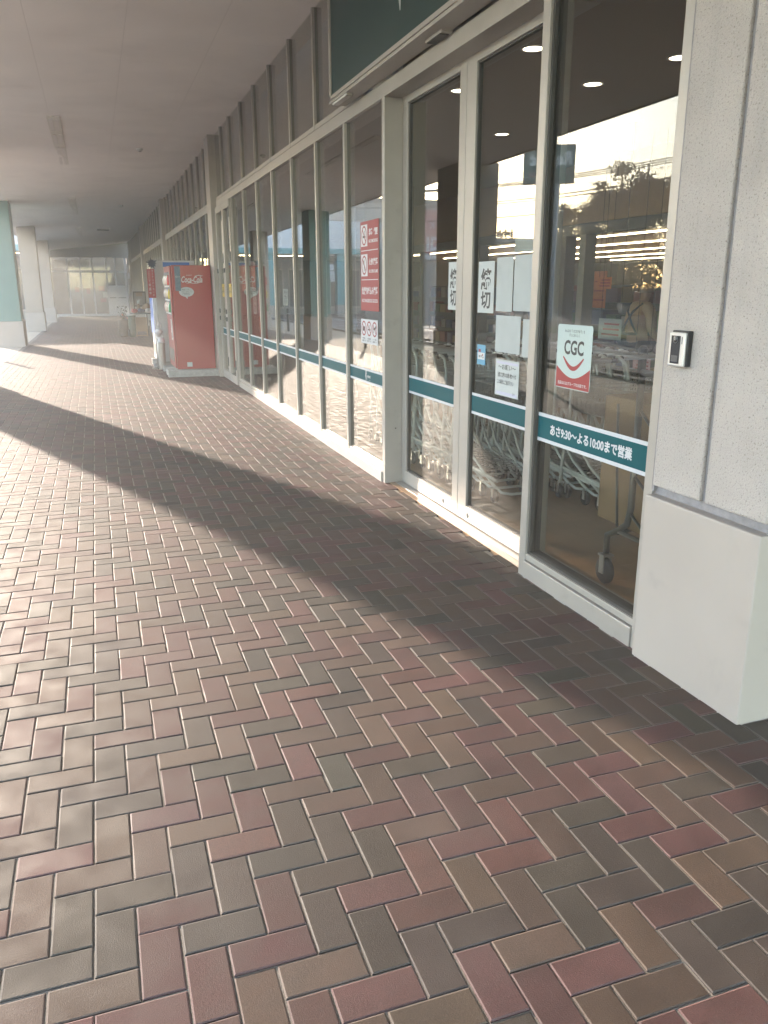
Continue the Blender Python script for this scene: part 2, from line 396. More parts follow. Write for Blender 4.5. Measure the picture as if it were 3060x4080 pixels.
for x in (-.36, .5, 1.36, -1.25):
    for a in range(len(ys)-1):
        y0, y1 = ys[a], ys[a+1]; x2 = x+.005
        b.add([(x, y0, zc(x, y0)-.002), (x2, y0, zc(x2, y0)-.002), (x2, y1, zc(x2, y1)-.002), (x, y1, zc(x, y1)-.002)], [(0, 1, 2, 3)])
for y in np.arange(1.9, 48, 3.64):
    xs_ = np.linspace(-2.6, 2.05, 5)
    for xa, xb in zip(xs_[:-1], xs_[1:]):
        b.add([(xa, y, zc(xa, y)-.002), (xb, y, zc(xb, y)-.002), (xb, y+.005, zc(xb, y)-.002), (xa, y+.005, zc(xa, y)-.002)], [(0, 1, 2, 3)])
b.build('board_seam', MT['seam'], cn)
# unlit slot lights: shallow trays with louvre bars
for y0, y1 in ((13.1, 18.0), (23.6, 29.0), (34.6, 40.0)):
    t = thing('slot_light', {13.1: 'nearest long narrow slot light flush in the canopy ceiling', 23.6: 'middle slot light in the canopy ceiling, between two others',
              34.6: 'farthest slot light in the canopy ceiling beside the grille'}[y0], 'ceiling light', (-.3, (y0+y1)/2, zc(-.3, y0)), 'slot lights in the canopy ceiling')
    z = zc(-.3, (y0+y1)/2)+.006
    MB().box(-.40, -.22, y0, y1, z-.012, z+.06).build('tray', MT['slot'], t)
    for k in range(4):
        ya = y0+(y1-y0)*(k+.5)/4
        for xa in (-.375, -.295): part('louvre', MT['seam'], t, xa, xa+.05, ya-.42, ya+.42, z-.020, z-.013)
t = thing('ceiling_grille', 'dark square air grille in the far canopy ceiling', 'air vent', (.6, 36.4, zc(.6, 36.4)))
z = zc(.6, 36.7)
part('frame', MT['seam'], t, .35, .87, 36.1, 36.7, z-.02, z+.05)
g = MB()
for k in range(6): g.box(.38, .84, 36.15+k*.09, 36.19+k*.09, z-.03, z-.021)
g.build('slat', MT['gasket'], t)
for y, lab in ((15.95, 'small round smoke detector on the ceiling nearest the camera'), (26.4, 'small round smoke detector on the far canopy ceiling')):
    t = thing('smoke_detector', lab, 'detector', (1.0, y, zc(1, y)), 'smoke detectors on the canopy ceiling'); z = zc(1, y)
    MB().lathe([(.0, .01), (.055, .01), (.055, -.015), (.035, -.04), (0, -.042)], (1.0, y, z), 20).build('housing', MT['fascia'], t, True)
    MB().lathe([(.02, -.041), (.02, -.047), (0, -.048)], (1.0, y, z), 12).build('sensor_eye', MT['gasket'], t)

# pillars between walkway and car park
def pillar(x0, x1, y0, y1, m, lab, group='canopy pillars beside the walkway'):
    t = thing('canopy_pillar', lab, 'pillar', ((x0+x1)/2, (y0+y1)/2, 0), group)
    part('plinth', MT['base'], t, x0-.03, x1+.03, y0-.03, y1+.03, -.05, .66, bevel=.012)
    part('shaft', m, t, x0, x1, y0, y1, .66, zc(x1, y1)+.02, bevel=.015)
pillar(-2.92, -2.12, 14.62, 15.70, MT['pillar_tan'], 'pillar seen only mirrored in the shop glass, nearest the sliding doors')
pillar(-2.50, -1.88, 24.06, 24.9, MT['pillar_teal'], 'teal painted pillar with white plinth, at the left edge of the walkway')
pillar(-2.36, -1.78, 32.47, 33.2, MT['pillar_tan'], 'tan pillar with white plinth, second along the walkway')
pillar(-2.32, -1.73, 40.7, 41.4, MT['pillar_tan'], 'tan pillar with white plinth, farthest along the walkway')
pillar(-3.4, -2.7, 5.2, 6.0, MT['pillar_tan'], 'pillar outside the left edge of the photo, nearest the camera')

# ================================================================== SHOP FRONT
XF = 2.075
Zh = 2.82
sf = thing('glass_shopfront', 'long aluminium framed glass shopfront along the walkway', 'shopfront', (XF, 20, 0))
mull = [6.955, 7.915, 8.925, 9.945, 10.93, 11.925, 12.93]
mull2 = [15.0+.955*k for k in range(1, 11)]+[25.55+.95*k for k in range(0, 11)]+[36.3+.95*k for k in range(0, 12)]
def mullion(y, z0, z1, nm='mullion'):
    b = MB().box(XF+.021, XF+.08, y-.030, y-.0235, z0, z1); b.box(XF+.021, XF+.08, y+.0235, y+.030, z0, z1)
    m_ = MB().box(XF, XF+.09, y-.023, y+.023, z0, z1).build(nm, MT['alu'], sf)
    b.build('gasket', MT['alu_dark'], m_); return m_
for y in mull+mull2:
    mullion(y, .10, Zh); mullion(y, 2.925, zc(XF, y), 'upper_mullion')
mullion(13.76, 2.925, 3.95, 'upper_mullion')
# rails
def rail(name, y0, y1, z0, z1, x0=XF, x1=XF+.11, m='alu'): return part(name, MT[m], sf, x0, x1, y0, y1, z0, z1, bevel=.003)
rail('sill', 5.99, 12.90, -.02, .085, XF-.012, XF+.12); rail('bottom_rail', 6.0, 12.9, .088, .125, XF+.006)
rail('sill', 14.97, 47.5, -.02, .085, XF-.012, XF+.12); rail('bottom_rail', 14.97, 47.5, .088, .125, XF+.006)
rail('transom', 2.62, 47.5, Zh, 2.917, XF, XF+.14); rail('lintel', 6.4, 47.5, 2.923, 2.965, XF+.004, XF+.12)
rail('transom_shadow_gap', 2.62, 47.5, 2.917, 2.923, XF+.02, XF+.1, 'gasket')
ybays = [5.98]+mull
def pane(y0, y1, z0, z1, nm='pane', m='pane', x=XF+.026): return part(nm, MT[m], sf, x, x+.008, y0+.030, y1-.030, z0, z1)
def stripe(y0, y1, z0, z1, x, parent, trim=True):
    p = part('stripe', MT['teal'], parent, x-.0022, x-.0006, y0, y1, z0+.018, z1-.018)
    if trim:
        a = part('trim', MT['white'], parent, x-.0024, x-.0007, y0, y1, z1-.018, z1); c = part('trim', MT['white'], parent, x-.0024, x-.0007, y0, y1, z0, z0+.018)
    return p
for a, c in zip(ybays[:-1], ybays[1:]):
    pane(a, c, .125, Zh); stripe(a+.032, c-.032, .742, .862, XF+.026, sf)
for L_ in (mull2[:10], mull2[10:21], mull2[21:]):
    for a, c in zip(L_[:-1], L_[1:]): pane(a, c, .125, Zh)
pane(15.0, mull2[0], .125, Zh)
up = [2.66, 3.68, 4.7, 5.72]+[6.4]+mull+[13.76, 14.47]
for a, c in zip(up[:-1], up[1:]): pane(a, c, 2.965, 3.98, 'upper_pane', 'pane_up')
for L_ in ([15.0]+mull2[:10], mull2[10:21], mull2[21:]):
    for a, c in zip(L_[:-1], L_[1:]): pane(a, c, 2.965, 3.98, 'upper_pane', 'pane_up')
# broad pilasters of the frame
for y0, y1 in ((14.47, 14.95), (24.85, 25.3), (35.75, 36.2), (47.5, 48.0)): part('pilaster', MT['alu'], sf, XF-.09, XF+.15, y0, y1, -.02, 3.98, bevel=.004)
# jamb of the recessed entrance
part('jamb', MT['alu'], sf, XF, XF+.20, 5.93, 5.99, -.02, Zh, bevel=.003)
part('door_soffit', MT['alu'], sf, XF+.14, XF+.30, 3.70, 5.93, 2.80, 2.86)
part('jamb_bolt', MT['gasket'], sf, 2.16, 2.17, 5.9285, 5.93, .435, .445)
# brand mark on the last stripe before the door
bm_ = MB(); Mb = face_w(XF+.0235, 6.42, .80)
stroke(bm_, Mb, [(-.055, .045), (-.062, .0), (-.052, -.045)], [.016, .014, .004]); ring(bm_, Mb @ Matrix.Translation((-.046, .03, 0)), .016, .018, .008)
stroke(bm_, Mb, [(-.045, .008), (-.03, -.025), (-.022, -.034)], [.01, .008, .003])
bm_.build('stripe_logo', MT['white'], sf)
text('stripe_lettering', 'eganet', face_w(XF+.0235, 6.395, .797), .034, MT['white'], sf, .085, bold=.02)
text('stripe_lettering', 'リガネット', face_w(XF+.0235, 6.375, .771), .010, MT['white'], sf, .04, bold=.02)
# ceiling-high lining behind the upper glass
tag(part('lining_wall', mat('lining board', (.52, .47, .43), .8, var=.05), None, 2.45, 2.55, 6.0, 48, 2.98, 4.6), 'brown lining wall behind the upper shopfront glass', 'wall')

# sliding doors
def sliding_door(name, lab, y0, y1, s0, s1):
    X0 = 2.214
    t = thing(name, lab, 'door', (X0, (y0+y1)/2, 0), 'automatic sliding doors')
    part('stile', MT['alu'], t, X0, X0+.045, y0, y0+s0, .012, 2.835, bevel=.003); part('stile', MT['alu'], t, X0, X0+.045, y1-s1, y1, .012, 2.835, bevel=.003)
    ya, yb = y0+s0, y1-s1
    part('bottom_rail', MT['alu'], t, X0, X0+.045, ya, yb, .012, .112, bevel=.002); part('top_rail', MT['alu'], t, X0, X0+.045, ya, yb, 2.772, 2.835, bevel=.002)
    g = MB()
    for (a, c) in ((ya, ya+.012), (yb-.012, yb)): g.box(X0+.012, X0+.036, a, c, .112, 2.772)
    g.box(X0+.012, X0+.036, ya+.012, yb-.012, .112, .122); g.box(X0+.012, X0+.036, ya+.012, yb-.012, 2.762, 2.772)
    g.build('gasket', MT['gasket'], t)
    part('pane', MT['pane'], t, X0+.022, X0+.030, ya+.012, yb-.012, .122, 2.762)
    stripe(ya+.012, yb-.012, .732, .868, X0+.022, t)
    return t
dl = sliding_door('sliding_door', 'left leaf of the glass automatic door, nearer the vending machine', 4.838, 5.928, .095, .10)
dr = sliding_door('sliding_door', 'right leaf of the glass automatic door, nearer the stone pier', 3.74, 4.832, .10, .13)
for t, y in ((dl, 5.08), (dr, 4.672)):
    k = MB().lathe([(.017, 0), (.017, -.004), (.012, -.006), (.004, -.006), (.004, -.004)], (2.214, y, .052), 16, 'X'); k.build('lock', MT['dkgrey'], t)
tag(part('door_track', MT['alu'], None, 2.16, 2.30, 3.70, 5.92, -.02, .006), 'flat metal floor track under the sliding doors', 'door track')

# fixed window beside the pier
fwn = thing('fixed_window', 'tall fixed shop window with opening hours on its stripe, beside the stone pier', 'window', (XF, 3.17, 0))
part('mullion', MT['alu'], fwn, XF, XF+.12, 3.642, 3.708, -.02, Zh, bevel=.003)
part('mullion', MT['alu'], fwn, XF, XF+.12, 2.638, 2.692, -.02, Zh, bevel=.003)
part('bottom_rail', MT['alu'], fwn, XF+.004, XF+.12, 2.692, 3.642, .095, .128, bevel=.003)
part('sill', MT['alu'], fwn, XF-.008, XF+.12, 2.692, 3.642, -.02, .090, bevel=.004)
g = MB()
for a, c in ((3.626, 3.642), (2.692, 2.702)): g.box(XF+.015, XF+.08, a, c, .128, Zh)
g.box(XF+.015, XF+.08, 2.702, 3.626, .128, .142); g.build('gasket', MT['gasket'], fwn)
part('pane', MT['pane'], fwn, XF+.035, XF+.043, 2.702, 3.626, .142, Zh)
stripe(2.702, 3.626, .752, .898, XF+.035, fwn)
text('opening_hours', 'あさ9:30～よる10:00まで営業', face_w(XF+.0322, 3.165, .826), .056, MT['white'], fwn, .675, bold=.035)

# entrance sensor and shop sign over the doors
t = thing('door_sensor', 'small beige motion sensor box over the sliding doors', 'sensor', (1.99, 4.86, 2.94))
MB().prism([(-.125, -.032), (.125, -.032), (.125, .036), (-.125, .036)], face_w(XF, 4.86, 2.945), .075).build('housing', MT['alu'], t, bevel=.008)
part('lens', MT['gasket'], t, 2.002, 2.06, 4.76, 4.96, 2.909, 2.914)
sg = thing('shop_sign', 'large dark green sign board over the sliding doors', 'sign', (1.94, 4.4, 3.4))
part('board', MT['sign_green'], sg, 1.938, 2.06, 1.95, 6.80, 2.985, 3.92)
b = MB(); b.box(1.925, 2.072, 1.95, 6.80, 2.955, 2.984); b.box(1.930, 2.072, 1.95, 6.86, 2.930, 2.953)
b.build('bottom_frame', MT['alu'], sg, bevel=.003)
part('side_frame', MT['alu'], sg, 1.925, 2.072, 6.802, 6.84, 2.985, 3.92, bevel=.003)
b = MB(); Ms = face_w(1.9375, 5.3, 3.2)
stroke(b, Ms, [(-.18, .45), (-.17, .25), (-.155, .09)], [.06, .045, .02]); stroke(b, Ms, [(-.06, .45), (.02, .16), (.055, .03), (.062, -.045)], [.09, .055, .045, .012])
b.build('brush_lettering', MT['paper'], sg)
t = thing('sign_lamp', 'narrow beige strip lamp under the left end of the green sign', 'lamp', (1.98, 6.6, 2.92))
part('housing', MT['fascia'], t, 1.935, 1.985, 6.42, 6.78, 2.912, 2.929, bevel=.004); part('end_cap', MT['alu'], t, 1.935, 1.985, 6.39, 6.418, 2.912, 2.929)

# folding emergency door with two leaves
for (y0, y1, lab) in ((12.965, 13.72, 'folding glass door leaf with yellow notice, nearer the camera'), (13.735, 14.455, 'folding glass door leaf beside the broad pilaster')):
    t = thing('folding_door', lab, 'door', (XF, (y0+y1)/2, 0), 'leaves of the folding glass door')
    X0 = XF-.03
    part('stile', MT['alu'], t, X0, X0+.06, y0, y0+.10, .01, 2.80, bevel=.003); part('stile', MT['alu'], t, X0, X0+.06, y1-.10, y1, .01, 2.80, bevel=.003)
    part('bottom_rail', MT['alu'], t, X0, X0+.06, y0+.1, y1-.1, .01, .14); part('top_rail', MT['alu'], t, X0, X0+.06, y0+.1, y1-.1, 2.7, 2.80)
    part('pane', MT['pane'], t, X0+.028, X0+.036, y0+.1, y1-.1, .14, 2.7)
    stripe(y0+.1, y1-.1, .742, .862, X0+.028, t)
    for z in (.25, 1.9, 2.55): part('hinge', MT['dkgrey'], t, X0-.014, X0-.001, y0+.01, y0+.035, z, z+.15)
    for z in (.98, 1.1, 1.75): part('latch', MT['dkgrey'], t, X0-.022, X0-.001, y1-.07, y1-.03, z, z+.07)

# ================================================================== STONE PIER at the right
sp = thing('stone_pier', 'sprayed grey stone pier with smooth white base, right of the shop window', 'pier', (2.3, 2.3, 0))
part('base', MT['base'], sp, 2.040, 2.72, 2.012, 2.632, -.02, .706, bevel=.006)
part('ledge', MT['groove'], sp, 2.088, 2.70, 2.035, 2.632, .7065, .744)
b = MB(); b.box(2.062, 2.70, 2.020, 2.322, .744, 4.0)
b.build('shaft_panel', MT['stone'], sp, bevel=.006)
MB().box(2.062, 2.70, 2.348, 2.622, .744, 4.0).build('shaft_panel', MT['stone'], sp, bevel=.006)
part('groove', MT['groove'], sp, 2.078, 2.69, 2.323, 2.347, .745, 4.0)
part('sealant', MT['groove'], sp, 2.072, 2.12, 2.6225, 2.637, .72, 2.82)
ic = thing('intercom', 'small silver video intercom with black screen, on the stone pier', 'intercom', (2.062, 2.52, 1.29))
Mi = face_w(2.062, 2.523, 1.292)
MB().prism([(-.045, -.064), (.045, -.064), (.045, .066), (-.045, .066)], face_w(2.062, 2.512, 1.293), .022).build('back_box', MT['black'], ic, bevel=.003)
MB().prism([(-.044, -.062), (.044, -.062), (.044, .062), (-.044, .062)], face_w(2.0398, 2.514, 1.291), .011).build('front_plate', mat('brushed silver', (.58, .57, .56), .35, .5), ic, bevel=.004)
MB().prism([(-.030, -.052), (.020, -.052), (.020, .050), (-.030, .050)], face_w(2.0287, 2.514, 1.291), .0015).build('screen', mat('black glass', (.012, .012, .014), .12), ic, bevel=.001)
MB().lathe([(.011, 0), (.011, -.003), (.007, -.0045), (0, -.005)], (2.0271, 2.519, 1.328), 20, 'X').build('lens', mat('lens glass', (.02, .02, .025), .05, coat=1), ic, True)
b = MB(); ring(b, face_w(2.0262, 2.519, 1.327), .014, .014, .0025); b.build('lens_ring', MT['dkgrey'], ic)
MB().prism([(-.0012, -.013), (.0012, -.013), (.0012, .013), (-.0012, .013)], face_w(2.0286, 2.4845, 1.325), .0012).build('speaker_slit', MT['black'], ic)
MB().prism([(-.022, -.045), (.013, -.045), (.013, -.022), (-.022, -.022)], face_w(2.0271, 2.514, 1.291), .0008).build('call_button', mat('grey button', (.07, .07, .075), .3), ic)

# ================================================================== NOTICES ON THE GLASS
XD = 2.2355
def notice(name, lab, cat, x, y0, y1, z0, z1, m, group=None):
    t = thing(name, lab, cat, (x, (y0+y1)/2, z0), group)
    sheet(MB(), face_w(x, (y0+y1)/2, (z0+z1)/2), abs(y1-y0), z1-z0).build('sheet', m, t)
    return t
def deadline(lab, y0, y1, z0, z1):
    t = notice('deadline_notice', lab, 'notice', XD, y0, y1, z0, z1, MT['paper'], 'closing notices on the sliding doors')
    c = (y0+y1)/2; h = z1-z0
    text('lettering', '締', face_w(XD-.0013, c, z0+h*.66), h*.42, MT['ink'], t, (y1-y0)*.66, bold=.028)
    text('lettering', '切', face_w(XD-.0013, c, z0+h*.25), h*.34, MT['ink'], t, (y1-y0)*.62, bold=.028)
deadline('white closing notice on the left door leaf, half hidden by the meeting stile', 4.935, 5.10, 1.372, 1.674)
deadline('white closing notice on the right door leaf, beside blank papers', 4.432, 4.644, 1.365, 1.664)
bl = [('blank white paper, upper left of the right door leaf', 4.200, 4.400, 1.380, 1.680), ('blank white paper, upper right of the right door leaf', 3.985, 4.187, 1.386, 1.685),
      ('tall blank paper above the request notice on the right door leaf', 4.088, 4.390, 1.147, 1.357), ('narrow blank paper at the right edge of the right door leaf', 3.90, 4.062, 1.140, 1.345)]
for lab, a, c, z0, z1 in bl: notice('blank_paper', lab, 'paper', XD, a, c, z0, z1, MT['paper2'], 'blank papers on the right door')
t = notice('white_board', 'crumpled white sheet above the blank papers on the right door leaf', 'paper', XD+.012, 3.90, 4.215, 1.70, 1.865, MT['paper2'])
t = notice('request_notice', 'white request notice with handwriting above the teal door stripe', 'notice', XD, 4.085, 4.375, .895, 1.105, MT['paper'])
text('lettering', '～お願い～', face_w(XD-.0013, 4.23, 1.063), .030, MT['ink'], t, .215, bold=.015)
text('lettering', '当店にてお使いのお買い物カートは', face_w(XD-.0013, 4.23, 1.018), .030, MT['ink'], t, .225, bold=.02)
text('lettering', 'この場所にご返却下さい', face_w(XD-.0013, 4.245, .976), .028, MT['ink'], t, .20, bold=.01)
text('lettering', '店 長', face_w(XD-.0013, 4.14, .918), .014, MT['ink'], t, .03)
lil = mat('lilac border', (.52, .50, .60), .7); b = MB()
for (y, hh) in ((.088, .014), (-.09, .018)): sheet(MB(), face_w(XD-.0012, 4.23, 1.0+y), .26, hh, .0004).build('border', lil, t)
t = notice('payment_sticker', 'light blue payment sticker at the left of the right door leaf', 'sticker', XD, 4.518, 4.632, 1.052, 1.173, MT['sky_blue'])
b = MB(); sheet(b, face_w(XD-.0012, 4.575, 1.105), .094, .042, .0004); b.build('card_logos', MT['white'], t)
b = MB(); sheet(b, face_w(XD-.0012, 4.598, 1.137), .03, .018, .0004); sheet(b, face_w(XD-.0017, 4.555, 1.112), .012, .012, .0003); b.build('red_logo', MT['sred'], t)
b = MB(); sheet(b, face_w(XD-.0017, 4.60, 1.102), .014, .014, .0003); sheet(b, face_w(XD-.0017, 4.575, 1.104), .012, .014, .0003); sheet(b, face_w(XD-.0017, 4.548, 1.098), .012, .010, .0003); b.build('dark_logo', MT['dkgrey'], t)

# round-cornered supermarket group poster
XP = XF+.0345
t = thing('group_poster', 'pale poster reading CGC over a red smile, on the fixed window', 'poster', (XP, 3.33, 1.045))
Mp = face_w(XP, 3.333, 1.195); hw, hh = .149, .150
rc = lambda r: [(sx*(hw-r)+r*math.cos(a), sy*(hh-r)+r*math.sin(a)) for sx, sy, a0 in ((1, 1, 0), (-1, 1, 90), (-1, -1, 180), (1, -1, 270)) for a in [R(a0+k*22.5) for k in range(5)]]
MB().prism(rc(.014), Mp, .0012).build('sheet', mat('pale poster', (.42, .50, .49), .5), t)
cur = [(-hw+.004+(2*hw-.008)*k/16, -.045-.052*math.cos((k/16-.5)*math.pi)) for k in range(17)]
MB().prism([(-hw+.004, -hh+.004), (hw-.004, -hh+.004)]+cur[::-1], Mp @ Matrix.Translation((0, 0, .0012)), .0003).build('red_panel', MT['sred'], t)
stroke_b = MB(); pts = [(-.088+.176*k/14, .012-.052*math.sin(math.pi*k/14)) for k in range(15)]
stroke(stroke_b, Mp @ Matrix.Translation((0, -.012, 0)), pts, [.008+.013*math.sin(math.pi*k/14) for k in range(15)], .0016); stroke_b.build('smile', MT['sred'], t)
text('lettering', 'CGC', Mp @ Matrix.Translation((0, .045, .0011)), .068, MT['ink'], t, .168, bold=.03)
text('lettering', 'みんなの「いただきます」を\nずっとおいしく', Mp @ Matrix.Translation((0, .112, .0011)), .034, MT['ink'], t, .17, bold=.01, line=1.15)
text('lettering', '当店はCGCグループのお店です。', Mp @ Matrix.Translation((0, -.125, .0013)), .017, MT['white'], t, .25, bold=.015)

# red prohibition sign and pictogram card on the last bay
XR = XF+.0235
def nosign(mb, mi, M, rx, ry, kind):
    ring(mb, M, rx, ry, rx*.2); stroke(mb, M, [(-rx*.62, ry*.62), (rx*.62, -ry*.62)], rx*.18)
    if kind == 'smoke': stroke(mi, M, [(-rx*.5, -ry*.12), (rx*.35, -ry*.12)], ry*.2, .0004); stroke(mi, M, [(rx*.42, -ry*.12), (rx*.55, -ry*.12)], ry*.2, .0004); stroke(mi, M, [(rx*.3, 0), (rx*.1, ry*.3), (rx*.35, ry*.5)], rx*.12, .0004)
    if kind == 'flame': stroke(mi, M, [(0, -ry*.6), (0, -ry*.05)], rx*.16, .0004); stroke(mi, M, [(0, -ry*.05), (-rx*.22, ry*.2), (0, ry*.62)], [rx*.2, rx*.45, rx*.04], .0004)
    if kind == 'cam': stroke(mi, M, [(-rx*.5, -ry*.05), (rx*.5, -ry*.05)], ry*.6, .0004)
    if kind == 'dog': stroke(mi, M, [(-rx*.5, ry*.1), (rx*.4, ry*.1)], ry*.3, .0004); stroke(mi, M, [(-rx*.35, 0), (-rx*.4, -ry*.5)], rx*.15, .0004); stroke(mi, M, [(rx*.3, 0), (rx*.35, -ry*.5)], rx*.15, .0004); stroke(mi, M, [(rx*.35, ry*.15), (rx*.55, ry*.45)], rx*.3, .0004)
t = notice('prohibition_sign', 'tall red no smoking and no flames sign on the shopfront glass', 'sign', XR, 6.128, 6.588, 1.332, 2.022, MT['sred'])
cy_ = 6.358; b = MB()
for z in (1.80, 1.575): sheet(b, face_w(XR-.0012, cy_, z), .42, .006, .0003)
for z0, z1 in ((1.83, 2.0), (1.60, 1.775)): sheet(b, face_w(XR-.0012, 6.49, (z0+z1)/2), .165, z1-z0-.005, .0003)
b.build('white_field', MT['white'], t)
rb, ib = MB(), MB()
for z, kd in ((1.915, 'smoke'), (1.688, 'flame')): nosign(rb, ib, face_w(XR-.0016, 6.49, z), .066, .075, kd)
rb.build('prohibition_ring', MT['sred'], t); ib.build('pictogram', MT['ink'], t)
for s, z, h, wd, y in (('禁 煙', 1.935, .055, .22, 6.262), ('NO SMOKING', 1.868, .026, .22, 6.262), ('火気厳禁', 1.712, .055, .22, 6.262), ('NO OPEN FLAME', 1.64, .026, .22, 6.262), ('危険物持込み厳禁', 1.49, .062, .40, cy_), ('NO DANGEROUS GOODS', 1.412, .028, .40, cy_)):
    text('lettering', s, face_w(XR-.0013, y, z), h, MT['white'], t, wd, bold=.03)
t = notice('pictogram_card', 'white card with three red prohibition rings, under the red sign', 'sign', XR, 6.158, 6.594, 1.068, 1.264, MT['white'])
rb, ib = MB(), MB()
for k, kd in enumerate(('cam', 'smoke', 'dog')): nosign(rb, ib, face_w(XR-.0012, 6.376+.138*(1-k), 1.19), .062, .060, kd)
rb.build('prohibition_ring', MT['sred'], t); ib.build('pictogram', MT['ink'], t)
for k, s in enumerate(('撮影禁止\nご遠慮下さい', '店内禁煙\nご協力下さい', 'ペット同伴\nご遠慮下さい')): text('lettering', s, face_w(XR-.0012, 6.376+.138*(1-k), 1.10), .032, MT['ink'], t, .115, bold=.02, line=1.3)

# notices behind the farther bays (inside the glass)
XI = XF+.075
def inner_notice(lab, y0, y1, z0, z1, m, lines=None, txt=None, im='ink'):
    t = notice('window_poster', lab, 'poster', XI, y0, y1, z0, z1, MT[m], 'posters inside the shopfront glass')
    if txt: text('lettering', txt, face_w(XI-.0013, (y0+y1)/2, (z0+z1)/2), (z1-z0)*.8, MT[im], t, (y1-y0)*.75, bold=.02, line=1.25)
    return t
inner_notice('pale blue tall poster inside the glass, left of the red machine reflection', 10.96, 11.46, 1.52, 1.88, 'sky_blue')
inner_notice('pink panel under the pale blue poster inside the glass', 10.96, 11.46, 1.14, 1.515, 'pink')
inner_notice('orange and white notice low inside the glass by the pink panel', 11.10, 11.43, .90, 1.13, 'orange', txt='募集\n中', im='white')
inner_notice('red menu board inside the glass by the folding door', 11.6, 12.72, 1.47, 1.86, 'sred', txt='おすすめ 498\nお弁当 398\nお惣菜 298', im='white')
inner_notice('white price list under the red menu board inside the glass', 11.58, 11.84, 1.15, 1.45, 'paper', txt='営業\nご案内')
inner_notice('white notice with small print on the fourth bay of the shopfront', 9.58, 9.84, 1.31, 1.50, 'paper', txt='お知らせ\nご来店の\nお客様へ')
inner_notice('tall pink and white banner poster inside the fourth bay', 10.05, 10.34, 1.31, 1.89, 'pink', txt='新\n登\n場', im='sred')
for y0, lab in ((13.26, 'yellow notice on the nearer folding door leaf'), (14.0, 'yellow notice on the farther folding door leaf')):
    t = notice('yellow_notice', lab, 'notice', XF-.004, y0, y0+.25, 1.37, 1.575, MT['yellow'], 'yellow notices on the folding doors')
    text('lettering', '非常口\n開放厳禁', face_w(XF-.0053, y0+.125, 1.475), .10, MT['ink'], t, .2, bold=.02)

# ================================================================== VENDING MACHINES
vm = thing('vending_machine', 'tall red drinks vending machine on concrete blocks, nearest in its row', 'vending machine', (1.62, 15.4, .11), 'vending machines along the shopfront')
vx0, vx1, vy0, vy1, vz0, vz1 = 1.300, 1.970, 14.85, 15.95, .115, 1.892
part('cabinet', MT['vred'], vm, vx0, vx1, vy0, vy1, vz0, vz1, bevel=.01)
part('front_door', MT['vred'], vm, vx0-.036, vx0-.002, vy0+.005, vy1-.005, vz0+.02, vz1-.01, bevel=.012)
part('display_window', mat('display glass', (.42, .44, .45), .15), vm, vx0-.042, vx0-.037, vy0+.06, vy1-.05, 1.05, 1.78)
cols = [(.5, .03, .03), (.6, .45, .05), (.05, .25, .1), (.05, .1, .4), (.55, .55, .55), (.15, .07, .03)]
cm = [mat('bottle colour %d' % i, c, .3) for i, c in enumerate(cols)]
for row, z in enumerate((1.56, 1.33, 1.10)):
    part('shelf_strip', MT['vwhite'], vm, vx0-.049, vx0-.0425, vy0+.07, vy1-.06, z-.035, z-.005)
    for k in range(9):
        y = vy0+.13+k*.10
        MB().lathe([(.0, 0), (.028, 0), (.03, .02), (.03, .11), (.012, .15), (.012, .17), (0, .17)], (vx0-.05, y, z), 10).build('bottle', cm[(k*2+row) % 6], vm, True)
part('slot_panel', MT['vwhite'], vm, vx0-.045, vx0-.037, vy0+.09, vy0+.30, .62, .98, bevel=.004)
part('coin_return', MT['dkgrey'], vm, vx0-.047, vx0-.0455, vy0+.14, vy0+.25, .66, .74)
part('pick_up_flap', MT['dkgrey'], vm, vx0-.043, vx0-.037, vy0+.12, vy1-.15, .24, .46, bevel=.006)
Mv = lambda x, z: face_s(x, vy0-.0005, z)
text('drink_lettering', 'Coca-Cola', Mv(1.640, 1.655), .105, MT['white'], vm, .36, bold=.018, shear=.32)
b = MB(); stroke(b, Mv(1.640, 1.60), [(-.10, -.012), (-.03, .0), (.03, -.012), (.10, -.004), (.17, .012)], [.003, .012, .007, .01, .002]); stroke(b, Mv(1.72, 1.71), [(-.03, 0), (.04, .014), (.10, .004), (.115, .012)], [.004, .012, .008, .002]); b.build('drink_swash', MT['white'], vm)
text('drink_lettering', 'ENJOY', Mv(1.60, 1.722), .02, MT['white'], vm, .1, bold=.01)
b = MB(); b.prism([(.128*math.cos(2*math.pi*k/28), .083*math.sin(2*math.pi*k/28)) for k in range(28)], Mv(1.535, 1.445), .0008); b.prism([(-.03, -.078), (.02, -.08), (.012, -.12)], Mv(1.535, 1.445), .0007); b.build('speech_bubble', MT['paper'], vm)
text('bubble_lettering', '節電しても、\n冷たくなるって\n不思議だね。', face_s(1.535, vy0-.0014, 1.448), .095, MT['ink'], vm, .17, line=1.2)
sheet(MB(), Mv(1.512, .198), .09, .078).build('service_label', MT['paper'], vm)
sheet(MB(), Mv(1.40, 1.667), .098, .41).build('blue_label', mat('faded blue label', (.12, .17, .21), .5, var=.25, scale=25), vm)
text('bubble_lettering', '省エネ', face_s(1.40, vy0-.0014, 1.70), .03, MT['white'], vm, .075)
